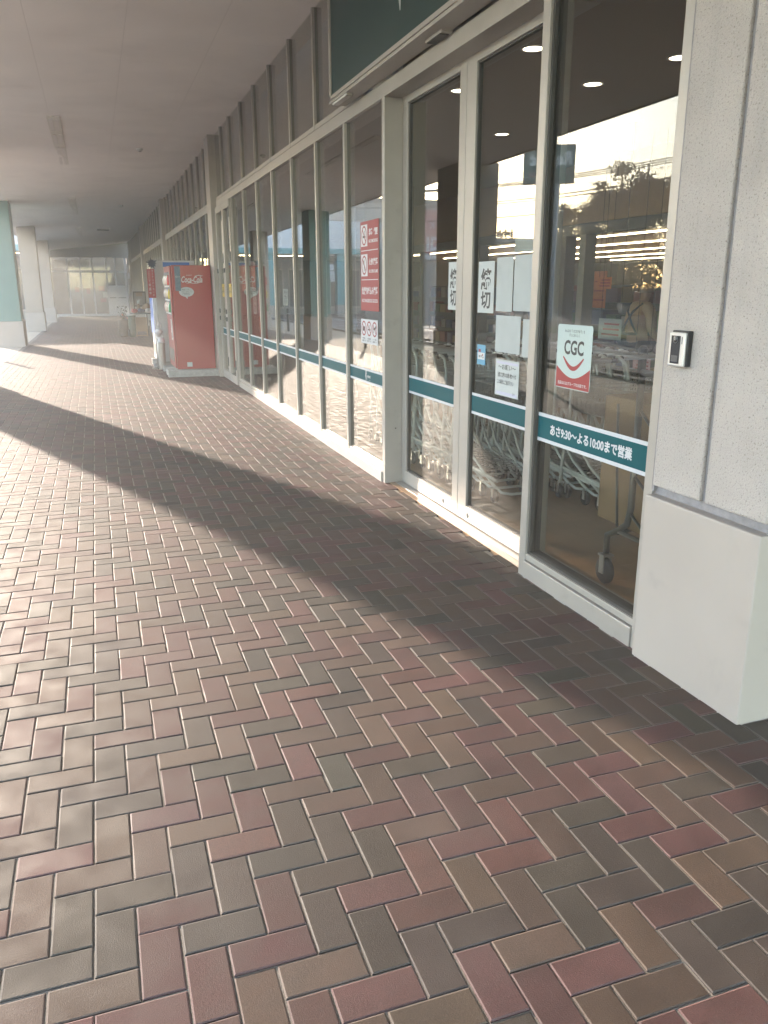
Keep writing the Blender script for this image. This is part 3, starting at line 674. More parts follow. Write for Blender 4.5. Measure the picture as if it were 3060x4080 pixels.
# second machine, white and blue
v2 = thing('vending_machine', 'white vending machine behind the red one, with blue front panel', 'vending machine', (1.65, 17.2, .1), 'vending machines along the shopfront')
part('cabinet', MT['vwhite'], v2, 1.12, 1.90, 16.55, 17.65, .115, 2.02, bevel=.01)
part('front_door', MT['vwhite'], v2, 1.085, 1.118, 16.56, 17.64, .13, 2.01, bevel=.01)
part('blue_panel', MT['vblue'], v2, 1.07, 1.0845, 16.60, 17.60, .64, 1.36, bevel=.004)
part('display_window', mat('display glass 2', (.35, .37, .40), .15), v2, 1.075, 1.0845, 16.64, 17.56, 1.40, 1.92)
part('pick_up_flap', MT['dkgrey'], v2, 1.075, 1.0845, 16.7, 17.5, .25, .45)
part('header_sign', MT['vblue'], v2, 1.30, 1.80, 16.546, 16.5495, 1.90, 1.985)
# banner with flower-like top on a pole
t = thing('promo_banner', 'red vertical banner under a dark starburst, beside the white machine', 'banner', (1.0, 16.35, 0))
part('cloth', MT['sred'], t, .985, 1.125, 16.38, 16.384, 1.33, 1.86)
text('lettering', 'マ\nイ\nナ\nン\nバ\nー\nカ\nー\nド', face_s(1.085, 16.3795, 1.60), .48, MT['paper'], t, .035, line=1.0)
text('lettering', 'こ\nこ\nで\n申\n請\n中', face_s(1.025, 16.3795, 1.60), .42, MT['paper'], t, .04, line=1.2)
b = MB()
for k in range(11):
    a = 2*math.pi*k/11; L_ = .115 if k % 2 else .09
    b.prism([(0, -.02), (L_*.6, -.018), (L_, 0), (L_*.6, .018), (0, .02)], face_s(1.085, 16.375, 1.955) @ Matrix.Rotation(a, 4, 'Z'), .004+.0004*k)
b.build('starburst', mat('dark star', (.04, .045, .07), .6), t)
MB().tube([(1.06, 16.40, -.0), (1.06, 16.40, 1.95)], .008, 8).build('pole', MT['chrome'], t, True)
MB().lathe([(0, 0), (.11, 0), (.11, .02), (.02, .035), (0, .035)], (1.06, 16.40, 0), 16).build('foot', MT['dkgrey'], t)
# bins between / in front of the machines
t = thing('recycling_bin', 'slim white recycling bin standing in front of the red machine', 'bin', (1.12, 15.95, 0))
MB().lathe([(0, .02), (.055, .02), (.06, .04), (.068, .50), (.066, .52)], (1.12, 15.95, .0), 20).build('body', MT['alu'], t, True)
MB().lathe([(.072, .52), (.075, .54), (.066, .59), (.04, .615), (0, .62)], (1.12, 15.95, 0), 20).build('lid', MT['white'], t, True)
MB().lathe([(.035, 0), (.035, -.006), (.02, -.006)], (1.058, 15.95, .565), 14, 'X').build('hole', MT['black'], t)
t = thing('cleaning_bag', 'crumpled white bag propped beyond the slim bin by the machines', 'bag', (1.13, 16.25, .5))
bm = bmesh.new(); bmesh.ops.create_icosphere(bm, subdivisions=3, radius=.085)
for vv in bm.verts:
    k = 1+.25*math.sin(17*vv.co.x+3)+.18*math.sin(23*vv.co.z+9*vv.co.y); vv.co = Vector((vv.co.x*.8*k+1.13, vv.co.y*k+16.24, vv.co.z*.7*k+.69))
me = bpy.data.meshes.new('sack_body'); bm.to_mesh(me); bm.free(); me.materials.append(MT['white']); o = bpy.data.objects.new('sack_body', me); C.objects.link(o); o.parent = t; o.matrix_parent_inverse = parent_inv(t)
b = MB()
for dx, dy in ((-.06, -.07), (.06, -.07), (-.06, .07), (.06, .07)): b.tube([(1.13+dx, 16.24+dy, 0), (1.13+dx*.8, 16.24+dy*.8, .64)], .009, 6)
b.build('stand', MT['chrome'], t, True)
MB().tube([(1.09, 16.24, .78), (1.12, 16.24, .88), (1.16, 16.26, .86), (1.16, 16.25, .78)], .012, 8).build('tie', MT['white'], t, True)
# concrete blocks under the machines
blk = [(1.12, 2.01, 14.65, 14.83, 'concrete block under the front edge of the red machine, nearest'), (1.13, 1.98, 15.10, 15.28, 'second concrete block under the red machine'),
       (1.12, 1.98, 15.78, 15.94, 'third concrete block under the rear of the red machine'), (1.00, 1.95, 16.58, 16.78, 'concrete block under the front of the white machine'), (1.02, 1.95, 17.4, 17.58, 'concrete block under the back of the white machine')]
for x0, x1, y0, y1, lab in blk: tag(part('footing_block', MT['conc'], None, x0, x1, y0, y1, -.012, .112, bevel=.008), lab, 'block', 'concrete footing blocks')
t = thing('drain_pipe', 'grey pipe with a boxed upper half behind the red machine', 'pipe', (2.03, 14.4, 0))
MB().tube([(2.015, 14.52, 0), (2.015, 14.52, .75)], .038, 12).build('lower_pipe', MT['alu'], t, True)
part('upper_box', MT['alu'], t, 1.965, 2.045, 14.44, 14.60, .75, 1.80, bevel=.006)

# ================================================================== FAR BUILDING AND GOODS TABLE
fb = thing('end_building', 'glazed shop front closing the far end of the walkway', 'building', (0, 49.2, 0))
part('wall', MT['pillar_tan'], fb, 1.9, 2.9, 49.0, 49.4, -.05, 3.11)
part('wall', MT['roofd'], fb, -2.2, 3.0, 52.6, 52.7, 0, 3.7)
part('header', MT['wallg'], fb, -2.2, 2.9, 49.0, 49.3, 3.12, 4.3)
part('plinth', MT['wallw'], fb, -2.2, 1.85, 48.98, 49.2, -.05, .12)
part('transom', MT['wallw'], fb, -2.2, 1.85, 49.0, 49.12, 2.33, 2.45)
for x in (-2.1, -1.22, -.58, .06, .79, 1.25, 1.78): part('mullion', MT['wallw'], fb, x-.04, x+.04, 48.99, 49.13, .12, 3.12)
for a, c in ((-2.1, -1.22), (-1.22, -.58), (-.58, .06), (.06, .79), (.79, 1.25), (1.25, 1.78)):
    part('pane', MT['pane'], fb, a+.04, c-.04, 49.05, 49.06, .12, 3.12)
    if c > .8: part('white_panel', MT['wallw'], fb, a+.04, c-.04, 49.02, 49.04, .10, 1.65); part('push_bar', MT['dkgrey'], fb, a+.06, c-.06, 48.99, 49.015, .96, 1.0)
b = MB()
for x0, x1, z0, z1 in ((.30, .62, 1.35, 1.62), (.35, .65, .75, .95), (-.95, -.72, 1.3, 1.55), (-.35, -.15, 1.2, 1.5)): b.box(x0, x1, 49.2, 49.21, z0, z1)
b.build('red_card', MT['sred'], fb)
b = MB()
for x0, x1, z0, z1 in ((-1.9, -1.0, 2.55, 3.0), (-.9, -.1, 2.55, 3.0), (-.8, -.1, 1.5, 2.1), (.5, .75, 1.0, 1.3)): b.box(x0, x1, 49.25, 49.26, z0, z1)
b.build('white_card', MT['paper'], fb)
for x in (.9, 1.3): part('wall_lamp', MT['wallw'], fb, 1.93+x*0+(x-.9)*.5, 2.0+(x-.9)*.5, 48.9, 48.998, 2.0, 2.3)

tb = thing('goods_table', 'low dark table with goods beyond the vending machines', 'table', (1.45, 28.2, 0))
part('tabletop', MT['dkgrey'], tb, 1.05, 1.85, 27.9, 28.6, .69, .73, bevel=.004)
for x in (1.09, 1.81):
    for y in (27.95, 28.55): part('leg', MT['dkgrey'], tb, x-.02, x+.02, y-.02, y+.02, 0, .69)
ea = thing('easel_board', 'dark framed easel board behind the goods table', 'board', (1.4, 28.9, 0))
part('board', mat('grey print', (.22, .19, .16), .6), ea, 1.27, 1.62, 28.95, 28.97, .95, 1.36)
b = MB(); b.box(1.24, 1.27, 28.93, 28.98, .0, 1.40); b.box(1.62, 1.65, 28.93, 28.98, 0, 1.40); b.box(1.27, 1.62, 28.93, 28.98, 1.36, 1.40); b.box(1.27, 1.62, 28.93, 28.98, .91, .95); b.build('frame', MT['bark'], ea)
part('price_card', MT['sack'], ea, 1.33, 1.54, 28.94, 28.949, 1.24, 1.36)
t = thing('compost_bin', 'dark green ribbed barrel beside the goods table', 'barrel', (1.06, 27.6, 0))
MB().lathe([(0, 0), (.10, 0), (.105, .03)]+[(.112+.006*(k % 2), .06+.045*k) for k in range(13)]+[(.11, .67), (0, .68)], (1.08, 27.6, 0), 20).build('body', mat('dark green plastic', (.010, .045, .025), .5), t, True)
MB().lathe([(.118, .66), (.125, .68), (.12, .71), (0, .715)], (1.08, 27.6, 0), 20).build('lid', MT['paper2'], t, True)
t = thing('hand_truck_wheel', 'pale wheel leaning on the green barrel', 'wheel', (.98, 27.5, .12))
MB().lathe([(.0, -.02), (.06, -.02), (.06, .02), (0, .02)], (.965, 27.5, .13), 18, 'X').build('rim', MT['paper2'], t, True)
b = MB(); ring_pts = [(.965, 27.5+.085*math.cos(a), .13+.085*math.sin(a)) for a in np.linspace(0, 2*math.pi, 20)]; b.tube(ring_pts, .03, 8).build('tyre', MT['rubber'], t, True)
t = thing('wooden_crate', 'open wooden crate holding a white sack, under the goods table', 'crate', (1.37, 27.75, .0))
b = MB(); b.box(1.20, 1.55, 27.6, 27.62, .16, .38); b.box(1.20, 1.55, 27.86, 27.88, .16, .6); b.box(1.20, 1.22, 27.62, 27.86, .16, .6); b.box(1.53, 1.55, 27.62, 27.86, .16, .6); b.box(1.22, 1.53, 27.62, 27.86, .16, .18); b.box(1.22, 1.53, 27.62, 27.86, .02, .04)
b.box(1.2, 1.22, 27.6, 27.62, .38, .6); b.box(1.53, 1.55, 27.6, 27.62, .38, .6)
for x in (1.21, 1.54):
    for y in (27.62, 27.86): b.box(x-.015, x+.015, y-.015, y+.015, 0, .16)
b.build('box', MT['carton'], t)
def blob(name, m, parent, c, r, seed=0, amp=.15):
    bm = bmesh.new(); bmesh.ops.create_icosphere(bm, subdivisions=3, radius=1.0)
    for vv in bm.verts:
        k = 1+amp*math.sin(5*vv.co.x+seed)+amp*.7*math.sin(7*vv.co.z+3*vv.co.y+seed*2)
        vv.co = Vector((c[0]+vv.co.x*r[0]*k, c[1]+vv.co.y*r[1]*k, c[2]+vv.co.z*r[2]*(k if vv.co.z > 0 else .9)))
    me = bpy.data.meshes.new(name); bm.to_mesh(me); bm.free(); me.materials.append(m)
    for p in me.polygons: p.use_smooth = True
    o = bpy.data.objects.new(name, me); C.objects.link(o)
    if parent: o.parent = parent; o.matrix_parent_inverse = parent_inv(parent)
    return o
tag(blob('flour_sack', MT['paper2'], None, (1.37, 27.74, .25), (.12, .1, .09), 2), 'white sack lying in the wooden crate', 'sack')
tag(blob('paper_sack', MT['sack'], None, (1.62, 28.25, .86), (.17, .18, .15), 1, .1), 'bulging brown paper sack on the goods table', 'sack')
tag(blob('floral_cushion', mat('speckled cloth', (.5, .45, .42), .9, var=.5, scale=22), None, (1.66, 28.0, .79), (.12, .1, .09), 5, .1), 'speckled cloth bundle in front of the brown sack', 'bundle')
tag(blob('cloth_bundle', mat('violet cloth', (.10, .09, .13), .9, var=.2), None, (1.40, 28.1, .79), (.12, .12, .08), 3), 'dark violet cloth bundle on the goods table', 'bundle')
tag(blob('red_bag', MT['bred'], None, (1.20, 28.1, .79), (.10, .12, .07), 4), 'dark red bag at the left of the goods table', 'bag')
t = thing('figurine', 'small pale animal figurine on the goods table', 'ornament', (1.36, 28.35, .73))
blob('torso', MT['sack'], t, (1.36, 28.35, .87), (.05, .05, .14), 2, .05); blob('head', MT['paper2'], t, (1.36, 28.33, 1.06), (.045, .045, .055), 1, .05)
b = MB(); b.tube([(1.33, 28.33, 1.1), (1.32, 28.33, 1.16)], [.014, .004], 6); b.tube([(1.385, 28.33, 1.1), (1.395, 28.33, 1.16)], [.014, .004], 6); b.build('ear', MT['paper2'], t)
t = thing('parcel_box', 'white parcel box hanging at the right end of the goods table', 'box', (1.72, 27.86, .45))
part('body', MT['paper2'], t, 1.62, 1.80, 27.70, 27.86, .50, .67, bevel=.004); part('lid', MT['paper'], t, 1.615, 1.805, 27.695, 27.865, .671, .69); part('stand', MT['dkgrey'], t, 1.63, 1.79, 27.71, 27.85, 0, .50)
t = thing('flower_pot', 'potted plant with orange flowers left of the green barrel', 'plant', (.85, 27.9, 0))
MB().lathe([(0, 0), (.16, 0), (.19, .02), (.19, .50), (.17, .52), (0, .5)], (.84, 27.95, 0), 18).build('pot', MT['bark'], t, True)
b = MB(); f2 = MB()
for k in range(70):
    a, h, rr = random.uniform(0, 6.28), random.uniform(.5, .95), random.uniform(.02, .2)
    x, y = .84+rr*math.cos(a), 27.95+rr*math.sin(a); s = random.uniform(.015, .035)
    M = Matrix.Translation((x, y, h)) @ Matrix.Rotation(random.uniform(0, 6), 4, 'Z') @ Matrix.Rotation(random.uniform(-1, 1), 4, 'X')
    (f2 if (h < .72 and k % 3 == 0) else b).prism([(-s, 0), (0, -s*1.6), (s, 0), (0, s*1.6)], M, .002)
for k in range(9): b.tube([(.84, 27.95, .48), (.84+random.uniform(-.15, .15), 27.95+random.uniform(-.15, .15), random.uniform(.7, .95))], .004, 5)
b.build('foliage', MT['leaf'], t); f2.build('flower', MT['orange'], t)

# ================================================================== SHOP INTERIOR
tag(part('shop_floor', MT['wood'], None, 2.11, 34, 2.35, 48, -.2, .003), kind='structure')
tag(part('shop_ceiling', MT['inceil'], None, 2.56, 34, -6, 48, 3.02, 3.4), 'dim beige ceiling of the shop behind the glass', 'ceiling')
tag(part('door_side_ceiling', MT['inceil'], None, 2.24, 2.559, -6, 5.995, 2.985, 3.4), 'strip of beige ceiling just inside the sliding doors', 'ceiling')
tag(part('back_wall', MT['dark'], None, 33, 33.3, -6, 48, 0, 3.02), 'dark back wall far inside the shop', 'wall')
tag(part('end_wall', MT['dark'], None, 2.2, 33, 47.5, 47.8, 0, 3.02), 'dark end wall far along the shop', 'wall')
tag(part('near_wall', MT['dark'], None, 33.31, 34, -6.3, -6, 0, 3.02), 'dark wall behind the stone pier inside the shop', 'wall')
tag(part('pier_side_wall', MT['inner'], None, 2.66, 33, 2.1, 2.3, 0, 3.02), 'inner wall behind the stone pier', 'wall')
# vestibule screen: posts, bulkhead
vs = thing('vestibule_screen', 'inner lobby screen of grey posts under a warm bulkhead', 'screen', (6, 8, 0))
part('bulkhead', MT['bulk'], vs, 6.0, 6.12, 6.2, 20, 2.30, 3.02); part('head_rail', MT['alu_dark'], vs, 5.97, 6.15, 6.2, 20, 2.16, 2.29)
for y, m in ((9.33, 'alu'), (9.80, 'alu_dark'), (12.4, 'alu_dark'), (14.9, 'alu_dark')): part('post', MT[m], vs, 5.98, 6.14, y, y+.14, .003, 2.16)
wl = thing('lobby_wall', 'plain beige lobby wall panel behind the left door leaf', 'wall', (5, 11, 0))
part('panel', MT['inner'], wl, 4.6, 4.75, 12.2, 14.2, .003, 3.0); part('skirting', MT['bulk'], wl, 4.58, 4.599, 12.2, 14.2, .003, .75)
# linear lamps
for i, x in enumerate((14.6, 17.7, 21.0, 24.5, 28.0)):
    for j, (y0, y1) in enumerate(((8, 14.6), (14.7, 21.3), (21.4, 28), (28.1, 34.7), (34.8, 41))):
        if x > 24 and j < 2: continue
        t = thing('linear_lamp', 'lit warm linear lamp in the shop ceiling', 'ceiling lamp', (x, (y0+y1)/2, 3.0), 'rows of linear lamps in the shop')
        t['label'] = 'lit warm linear lamp, %s in the %s row from the glass' % (('first segment', 'second segment', 'third segment', 'fourth segment', 'last segment')[j], ('first', 'second', 'third', 'fourth', 'fifth')[i])
        part('tube', MT['lamp'], t, x-.035, x+.035, y0, y1, 2.955, 2.985); part('housing', MT['wallw'], t, x-.045, x+.045, y0, y1, 2.986, 3.02)
# downlights
dls = [(2.86, 5.22), (2.89, 6.44), (4.08, 8.03), (3.77, 5.92), (3.91, 5.09), (2.86, 3.95), (4.9, 7.0), (5.0, 5.6)]
dlab = ['over the meeting stiles of the sliding doors', 'over the jamb of the left door leaf', 'deep in the lobby before the bulkhead', 'behind the left part of the fixed window', 'at the right edge of the fixed window',
        'over the trolley behind the fixed window', 'at the middle of the lobby ceiling', 'deep behind the fixed window']
for (x, y), lab in zip(dls, dlab):
    z = 3.02
    t = thing('downlight', 'round lit downlight '+lab, 'downlight', (x, y, z), 'round downlights in the lobby')
    MB().lathe([(.085, 0), (.085, -.006), (.07, -.008), (.068, 0)], (x, y, z), 24).build('ring', MT['fascia'], t, True)
    MB().lathe([(0, -.001), (.067, -.001), (.067, -.004), (0, -.004)], (x, y, z), 24).build('lens', MT['downl'], t)
# spot pendants (yellowish) before the linear rows
for k, (x, y) in enumerate(((9.5, 13.2), (9.3, 10.9), (11.2, 15.9), (11.2, 13.4), (11.2, 11.9), (12.8, 17.6))):
    t = thing('pendant_spot', 'small yellow lit pendant over the sales floor, %s' % ('nearest pair, left', 'nearest pair, right', 'second row, left', 'second row, middle', 'second row, right', 'last before the linear lamps')[k], 'pendant', (x, y, 2.9), 'yellow pendants over the sales floor')
    MB().lathe([(0, 0), (.04, 0), (.09, -.08), (.09, -.09), (0, -.09)], (x, y, 2.98), 14).build('shade', MT['dkgrey'], t, True)
    MB().lathe([(0, -.091), (.085, -.091), (.085, -.10), (0, -.10)], (x, y, 2.98), 14).build('bulb', mat('pendant glow %d' % k, (1, .8, .3), .4, emit=(1, .72, .25), estr=4), t)
# shelves
goods_m = [mat('goods %d' % i, c, .6) for i, c in enumerate([(.25, .07, .05), (.30, .20, .08), (.08, .16, .07), (.07, .10, .2), (.32, .30, .27), (.20, .12, .16)])]
sh = 0
for (x, y0, y1) in ((8.6, 10.5, 15.5), (10.6, 11, 18), (12.6, 12, 20), (14.8, 14, 24), (9.0, 17, 26), (17, 16, 28)):
    sh += 1
    t = thing('store_shelf', 'dark goods shelf in the sales floor, %s from the glass' % ('first', 'third', 'fourth', 'fifth', 'second', 'sixth')[sh-1], 'shelf', (x, (y0+y1)/2, 0), 'goods shelves in the shop')
    part('back_panel', MT['dkgrey'], t, x-.02, x+.02, y0, y1, .003, 1.55)
    for z in (.12, .5, .88, 1.26): part('board', MT['dkgrey'], t, x-.4, x+.4, y0, y1, z-.03, z)
    for z in (.12, .5, .88, 1.26):
        for mi in range(3):
            b = MB(); y = y0+.1+mi*.4
            while y < y1-.3:
                ln = random.uniform(.2, .38)
                for s in (-1, 1): b.box(x+(s*.36 if s < 0 else .05), x+(-.05 if s < 0 else .36), y, y+ln, z+.002, z+random.uniform(.14, .30))
                y += 1.2
            b.build('goods', goods_m[(mi+int(z*8)+sh) % 6], t)
# posters hanging in the sales floor
for (x, y0, y1, z0, z1, m, lab) in ((6.0-.02, 8.705, 9.0, 1.49, 1.63, 'orange', 'orange hanging price poster behind the fixed window'), (5.0, 7.05, 7.45, .99, 1.20, 'paper2', 'pale leaflet board low behind the CGC poster'), (7.4, 10.9, 11.3, 1.2, 1.75, 'orange', 'orange tall poster beside the dark lobby post'), (5.5, 7.2, 7.5, .62, .78, 'pink', 'small pink price card behind the black barrier')):
    t = thing('hanging_poster', lab, 'poster', (x, (y0+y1)/2, z0), 'posters hanging in the shop')
    part('sheet', MT[m], t, x-.004, x, y0, y1, z0, z1)
    b = MB(); n_ = 3
    for k in range(n_): b.box(x-.0052, x-.0042, y0+.1*(y1-y0), y1-.15*(y1-y0)-.02*k, z0+(z1-z0)*(.2+.25*k), z0+(z1-z0)*(.2+.25*k)+.018)
    b.build('print_line', MT['bred'], t)
    b = MB()
    for y in (y0+.03, y1-.03): b.tube([(x, y, z1), (x, y, 3.02)], .0025, 5)
    b.build('wire', MT['gasket'], t)
# black queue barrier
t = thing('queue_barrier', 'black rail barrier with round posts behind the fixed window', 'barrier', (4.4, 5.85, 0))
b = MB()
MB().lathe([(.09, .003), (.09, .02), (.032, .03), (.032, 1.01), (.036, 1.015), (.036, 1.05), (.02, 1.075), (0, 1.08)], (4.0, 5.34, 0), 18).build('post', MT['black'], t, True)
MB().lathe([(.09, .003), (.09, .02), (.032, .03), (.032, 1.01), (.036, 1.015), (.036, 1.05), (.02, 1.075), (0, 1.08)], (4.9, 8.2, 0), 18).build('post', MT['black'], t, True)
for z in (.80, 1.03): MB().tube([(4.0, 5.34, z), (4.9, 8.2, z)], .016, 10).build('rail', MT['black'], t, True)

# shopping carts ------------------------------------------------------------
def make_cart():
    t = thing('shopping_cart', 'grey shopping cart', 'shopping cart', (0, 0, 0), 'shopping carts nested behind the sliding doors')
    # cart faces -Y; handle at +Y end
    fr = MB(); r = .0135
    for sx in (-1, 1):
        x = .235*sx
        fr.tube([(x, .33, .99), (x, .29, 1.00), (x, .22, .97), (x, .185, .88), (x, .20, .60), (x*.98, .26, .30), (x*.97, .28, .12)], r, 8)     # curved rear upright
        fr.tube([(x*.97, .27, .24), (x*.8, -.18, .20), (x*.72, -.40, .17)], r*.85, 8)                       # lower side rail
        fr.tube([(x, .20, .55), (x*.86, -.05, .30), (x*.74, -.38, .12)], r*.85, 8)                              # slanting front leg
    fr.tube([(-.165, -.38, .12), (-.165, -.46, .10), (-.12, -.52, .10), (.12, -.52, .10), (.165, -.46, .10), (.165, -.38, .12)], r*.8, 8)
    fr.build('frame', MT['cartgrey'], t, True)
    MB().tube([(-.25, .33, .99), (.25, .33, .99)], .016, 10).build('handle', MT['black'], t, True)
    MB().tube([(-.17, .33, .992), (.17, .33, .992)], .0195, 10).build('handle_grip', MT['white'], t, True)
    # upper basket tray of wire
    k = MB(); wr = .0032
    z0, z1 = .66, .86
    def loop(z, a, y0, y1): return [(-a, y1, z), (-a, y0, z), (a, y0, z), (a, y1, z), (-a, y1, z)]
    k.tube(loop(.86, .215, -.36, .19), .005, 6); k.tube(loop(.66, .185, -.28, .17), .004, 6); k.tube(loop(.76, .20, -.32, .18), wr, 5)
    for q in range(9):
        y = -.28+q*.055
        for s in (-1, 1): k.tube([(s*.185, y, .66), (s*.215, y*1.1-.01, .86)], wr, 4, False)
        k.tube([(-.185, y, .66), (.185, y, .66)], wr, 4, False)
    for q in range(7):
        x = -.18+q*.06; k.tube([(x, .17, .66), (x, -.28, .66), (x*1.15, -.36, .86)], wr, 4, False)
    k.build('basket', MT['chrome'], t)
    l = MB()
    for q in range(6): y = .20-q*.10; l.tube([(-.19+q*.008, y, .235-q*.007), (.19-q*.008, y, .235-q*.007)], .004, 5, False)
    l.build('lower_rack', MT['chrome'], t)
    for sx in (-1, 1):
        for y, zz in ((.285, .055), (-.36, .05)):
            x = (.228 if y > 0 else .17)*sx
            wv = MB().lathe([(.0, -.012), (.047, -.012), (.05, -.006), (.05, .006), (.047, .012), (0, .012)], (x, y, .053), 14, 'X').build('wheel', MT['rubber'], t, True)
            b = MB(); b.box(x-.02, x-.0155, y-.014, y+.014, .045, .125); b.box(x+.0155, x+.02, y-.014, y+.014, .045, .125); b.box(x-.02, x+.02, y-.014, y+.014, .118, .126); b.build('fork', MT['chrome'], wv)
    return t
cart = make_cart()
rown = ['row nearest the glass', 'second row from the glass', 'third row from the glass']
ordn = ['front cart', 'second cart', 'third cart', 'fourth cart', 'fifth cart', 'sixth cart', 'seventh cart', 'eighth cart', 'ninth cart', 'tenth cart', 'eleventh cart']
first = True
for r_, (x, y0) in enumerate(((2.78, 5.42), (3.36, 4.75), (3.94, 4.95))):
    for k in range(11):
        c = cart if first else copy_tree(cart); first = False
        c.location = (x+random.uniform(-.008, .008), y0+.205*k+random.uniform(-.01, .01), .003); c.rotation_euler.z = random.uniform(-.02, .02)
        c['label'] = 'grey shopping cart, %s in the %s' % (ordn[k], rown[r_])

# big stock trolley with a carton behind the fixed window
st = thing('stock_trolley', 'dark grey tube stock trolley on castors behind the fixed window', 'trolley', (2.7, 3.1, 0))
b = MB()
b.tube([(2.42, 3.40, .17), (2.42, 3.40, .27), (2.43, 3.33, .31), (2.44, 3.27, .36), (2.44, 3.25, .45), (2.44, 3.25, 1.12)], .017, 10)
b.tube([(2.44, 2.72, .30), (2.44, 2.72, 1.12)], .017, 10); b.tube([(2.43, 3.33, .31), (2.44, 2.72, .30)], .013, 8); b.tube([(2.44, 3.25, 1.12), (2.44, 2.72, 1.12)], .017, 10)
b.tube([(2.44, 3.25, .62), (2.44, 2.72, .30)], .008, 8); b.tube([(2.44, 3.25, .42), (2.44, 2.85, .20)], .008, 8); b.tube([(2.44, 3.25, .95), (2.44, 2.72, .55)], .008, 8)
b.tube([(2.42, 3.36, .62), (2.43, 3.34, .33)], .007, 8); b.tube([(2.42, 3.36, .62), (2.44, 3.42, .95)], .007, 8)
b.tube([(2.43, 3.33, .30), (2.75, 3.45, .29), (3.1, 3.45, .29), (3.1, 2.72, .29), (2.44, 2.72, .30)], .014, 8)
b.build('frame', MT['dkgrey'], st, True)
for (x, y) in ((2.42, 3.40), (2.44, 2.72), (3.1, 3.45), (3.1, 2.72)):
    wv = MB().lathe([(.022, -.016), (.062, -.016), (.07, -.009), (.07, .009), (.062, .016), (.022, .016)], (x, y, .073), 24, 'X').build('castor', MT['rubber'], st, True)
    b = MB(); b.box(x-.026, x-.02, y-.02, y+.02, .06, .165); b.box(x+.02, x+.026, y-.02, y+.02, .06, .165); b.box(x-.03, x+.03, y-.03, y+.03, .155, .165); b.build('fork', MT['chrome'], wv)
    MB().lathe([(0, -.018), (.02, -.018), (.02, .018), (0, .018)], (x, y, .073), 12, 'X').build('hub', MT['dkgrey'], wv, True)
cb = thing('large_carton', 'large brown carton with printed marks on the stock trolley', 'carton', (2.85, 3.1, .31))
part('box', MT['carton'], cb, 2.50, 3.08, 2.55, 3.62, .305, .97, bevel=.006)
b = MB(); Mc = face_w(2.4995, 2.95, .78)
def frame_(b, cx, cy, ww, hh, t=.004):
    for (px_, py_, w_, h_) in ((cx, cy+hh/2, ww, t), (cx, cy-hh/2, ww, t), (cx-ww/2, cy, t, hh), (cx+ww/2, cy, t, hh)): sheet(b, Mc @ Matrix.Translation((px_, py_, 0)), w_, h_, .0005)
frame_(b, -.03, .03, .14, .16); frame_(b, .14, .02, .045, .075); frame_(b, .14, -.06, .045, .075); frame_(b, -.09, .03, .02, .16)
for k in range(5): sheet(b, Mc @ Matrix.Translation((-.05+.022*k, .03, 0)), .004, .12-.02*(k % 2), .0005)
b.build('print_frame', MT['carton_ink'], cb)
text('print_lettering', 'DRY FOOD', Mc @ Matrix.Translation((.06, .03, 0)) @ Matrix.Rotation(R(90), 4, 'Z'), .02, MT['carton_ink'], cb, .14, bold=.02)
text('print_lettering', '上', Mc @ Matrix.Translation((.14, .02, 0)), .045, MT['carton_ink'], cb)
part('tape', mat('tape', (.36, .25, .14), .3), cb, 2.55, 3.05, 3.05, 3.10, .971, .972)

# person far inside ----------------------------------------------------------
def skin_mesh(name, nodes, edges, m, parent, sub=2):
    me = bpy.data.meshes.new(name); me.from_pydata([n_[0] for n_ in nodes], edges, []); o = bpy.data.objects.new(name, me); C.objects.link(o)
    s = o.modifiers.new('skin', 'SKIN'); s.use_smooth_shade = True
    for i, n_ in enumerate(nodes): me.skin_vertices[0].data[i].radius = n_[1] if isinstance(n_[1], tuple) else (n_[1], n_[1])
    me.skin_vertices[0].data[0].use_root = True
    q = o.modifiers.new('sub', 'SUBSURF'); q.levels = sub; q.render_levels = sub
    me.materials.append(m)
    if parent: o.parent = parent; o.matrix_parent_inverse = parent_inv(parent)
    return o
pe = thing('person', 'person in tan top, cap and dark crossed apron straps, seen from behind indoors', 'person', (6.0, 8.15, .003))
PX, PY = 6.0, 8.15
def P_(dx, dy, z): return (PX+dx, PY+dy, z)     # facing away (+X), shoulders along Y
nodes = [(P_(0, 0, .86), (.12, .15)), (P_(0, 0, 1.02), (.10, .135)), (P_(.02, 0, 1.20), (.11, .155)), (P_(.03, 0, 1.30), (.07, .10)), (P_(.05, 0, 1.35), .048), (P_(.075, 0, 1.43), .078), (P_(.08, 0, 1.50), .06),
         (P_(0, .09, .80), .085), (P_(.02, .10, .45), .058), (P_(0, .10, .08), .042), (P_(.13, .11, .035), .032), (P_(0, -.09, .80), .085), (P_(.02, -.10, .45), .058), (P_(0, -.10, .08), .042), (P_(.13, -.11, .035), .032),
         (P_(.03, .175, 1.25), .055), (P_(.03, .235, 1.0), .043), (P_(.20, .22, .88), .032), (P_(.28, .20, .87), .026), (P_(.03, -.175, 1.25), .055), (P_(.03, -.235, 1.0), .043), (P_(.20, -.22, .88), .032), (P_(.28, -.20, .87), .026)]
ed = [(0, 1), (1, 2), (2, 3), (3, 4), (4, 5), (5, 6), (0, 7), (7, 8), (8, 9), (9, 10), (0, 11), (11, 12), (12, 13), (13, 14), (3, 15), (15, 16), (16, 17), (17, 18), (3, 19), (19, 20), (20, 21), (21, 22)]
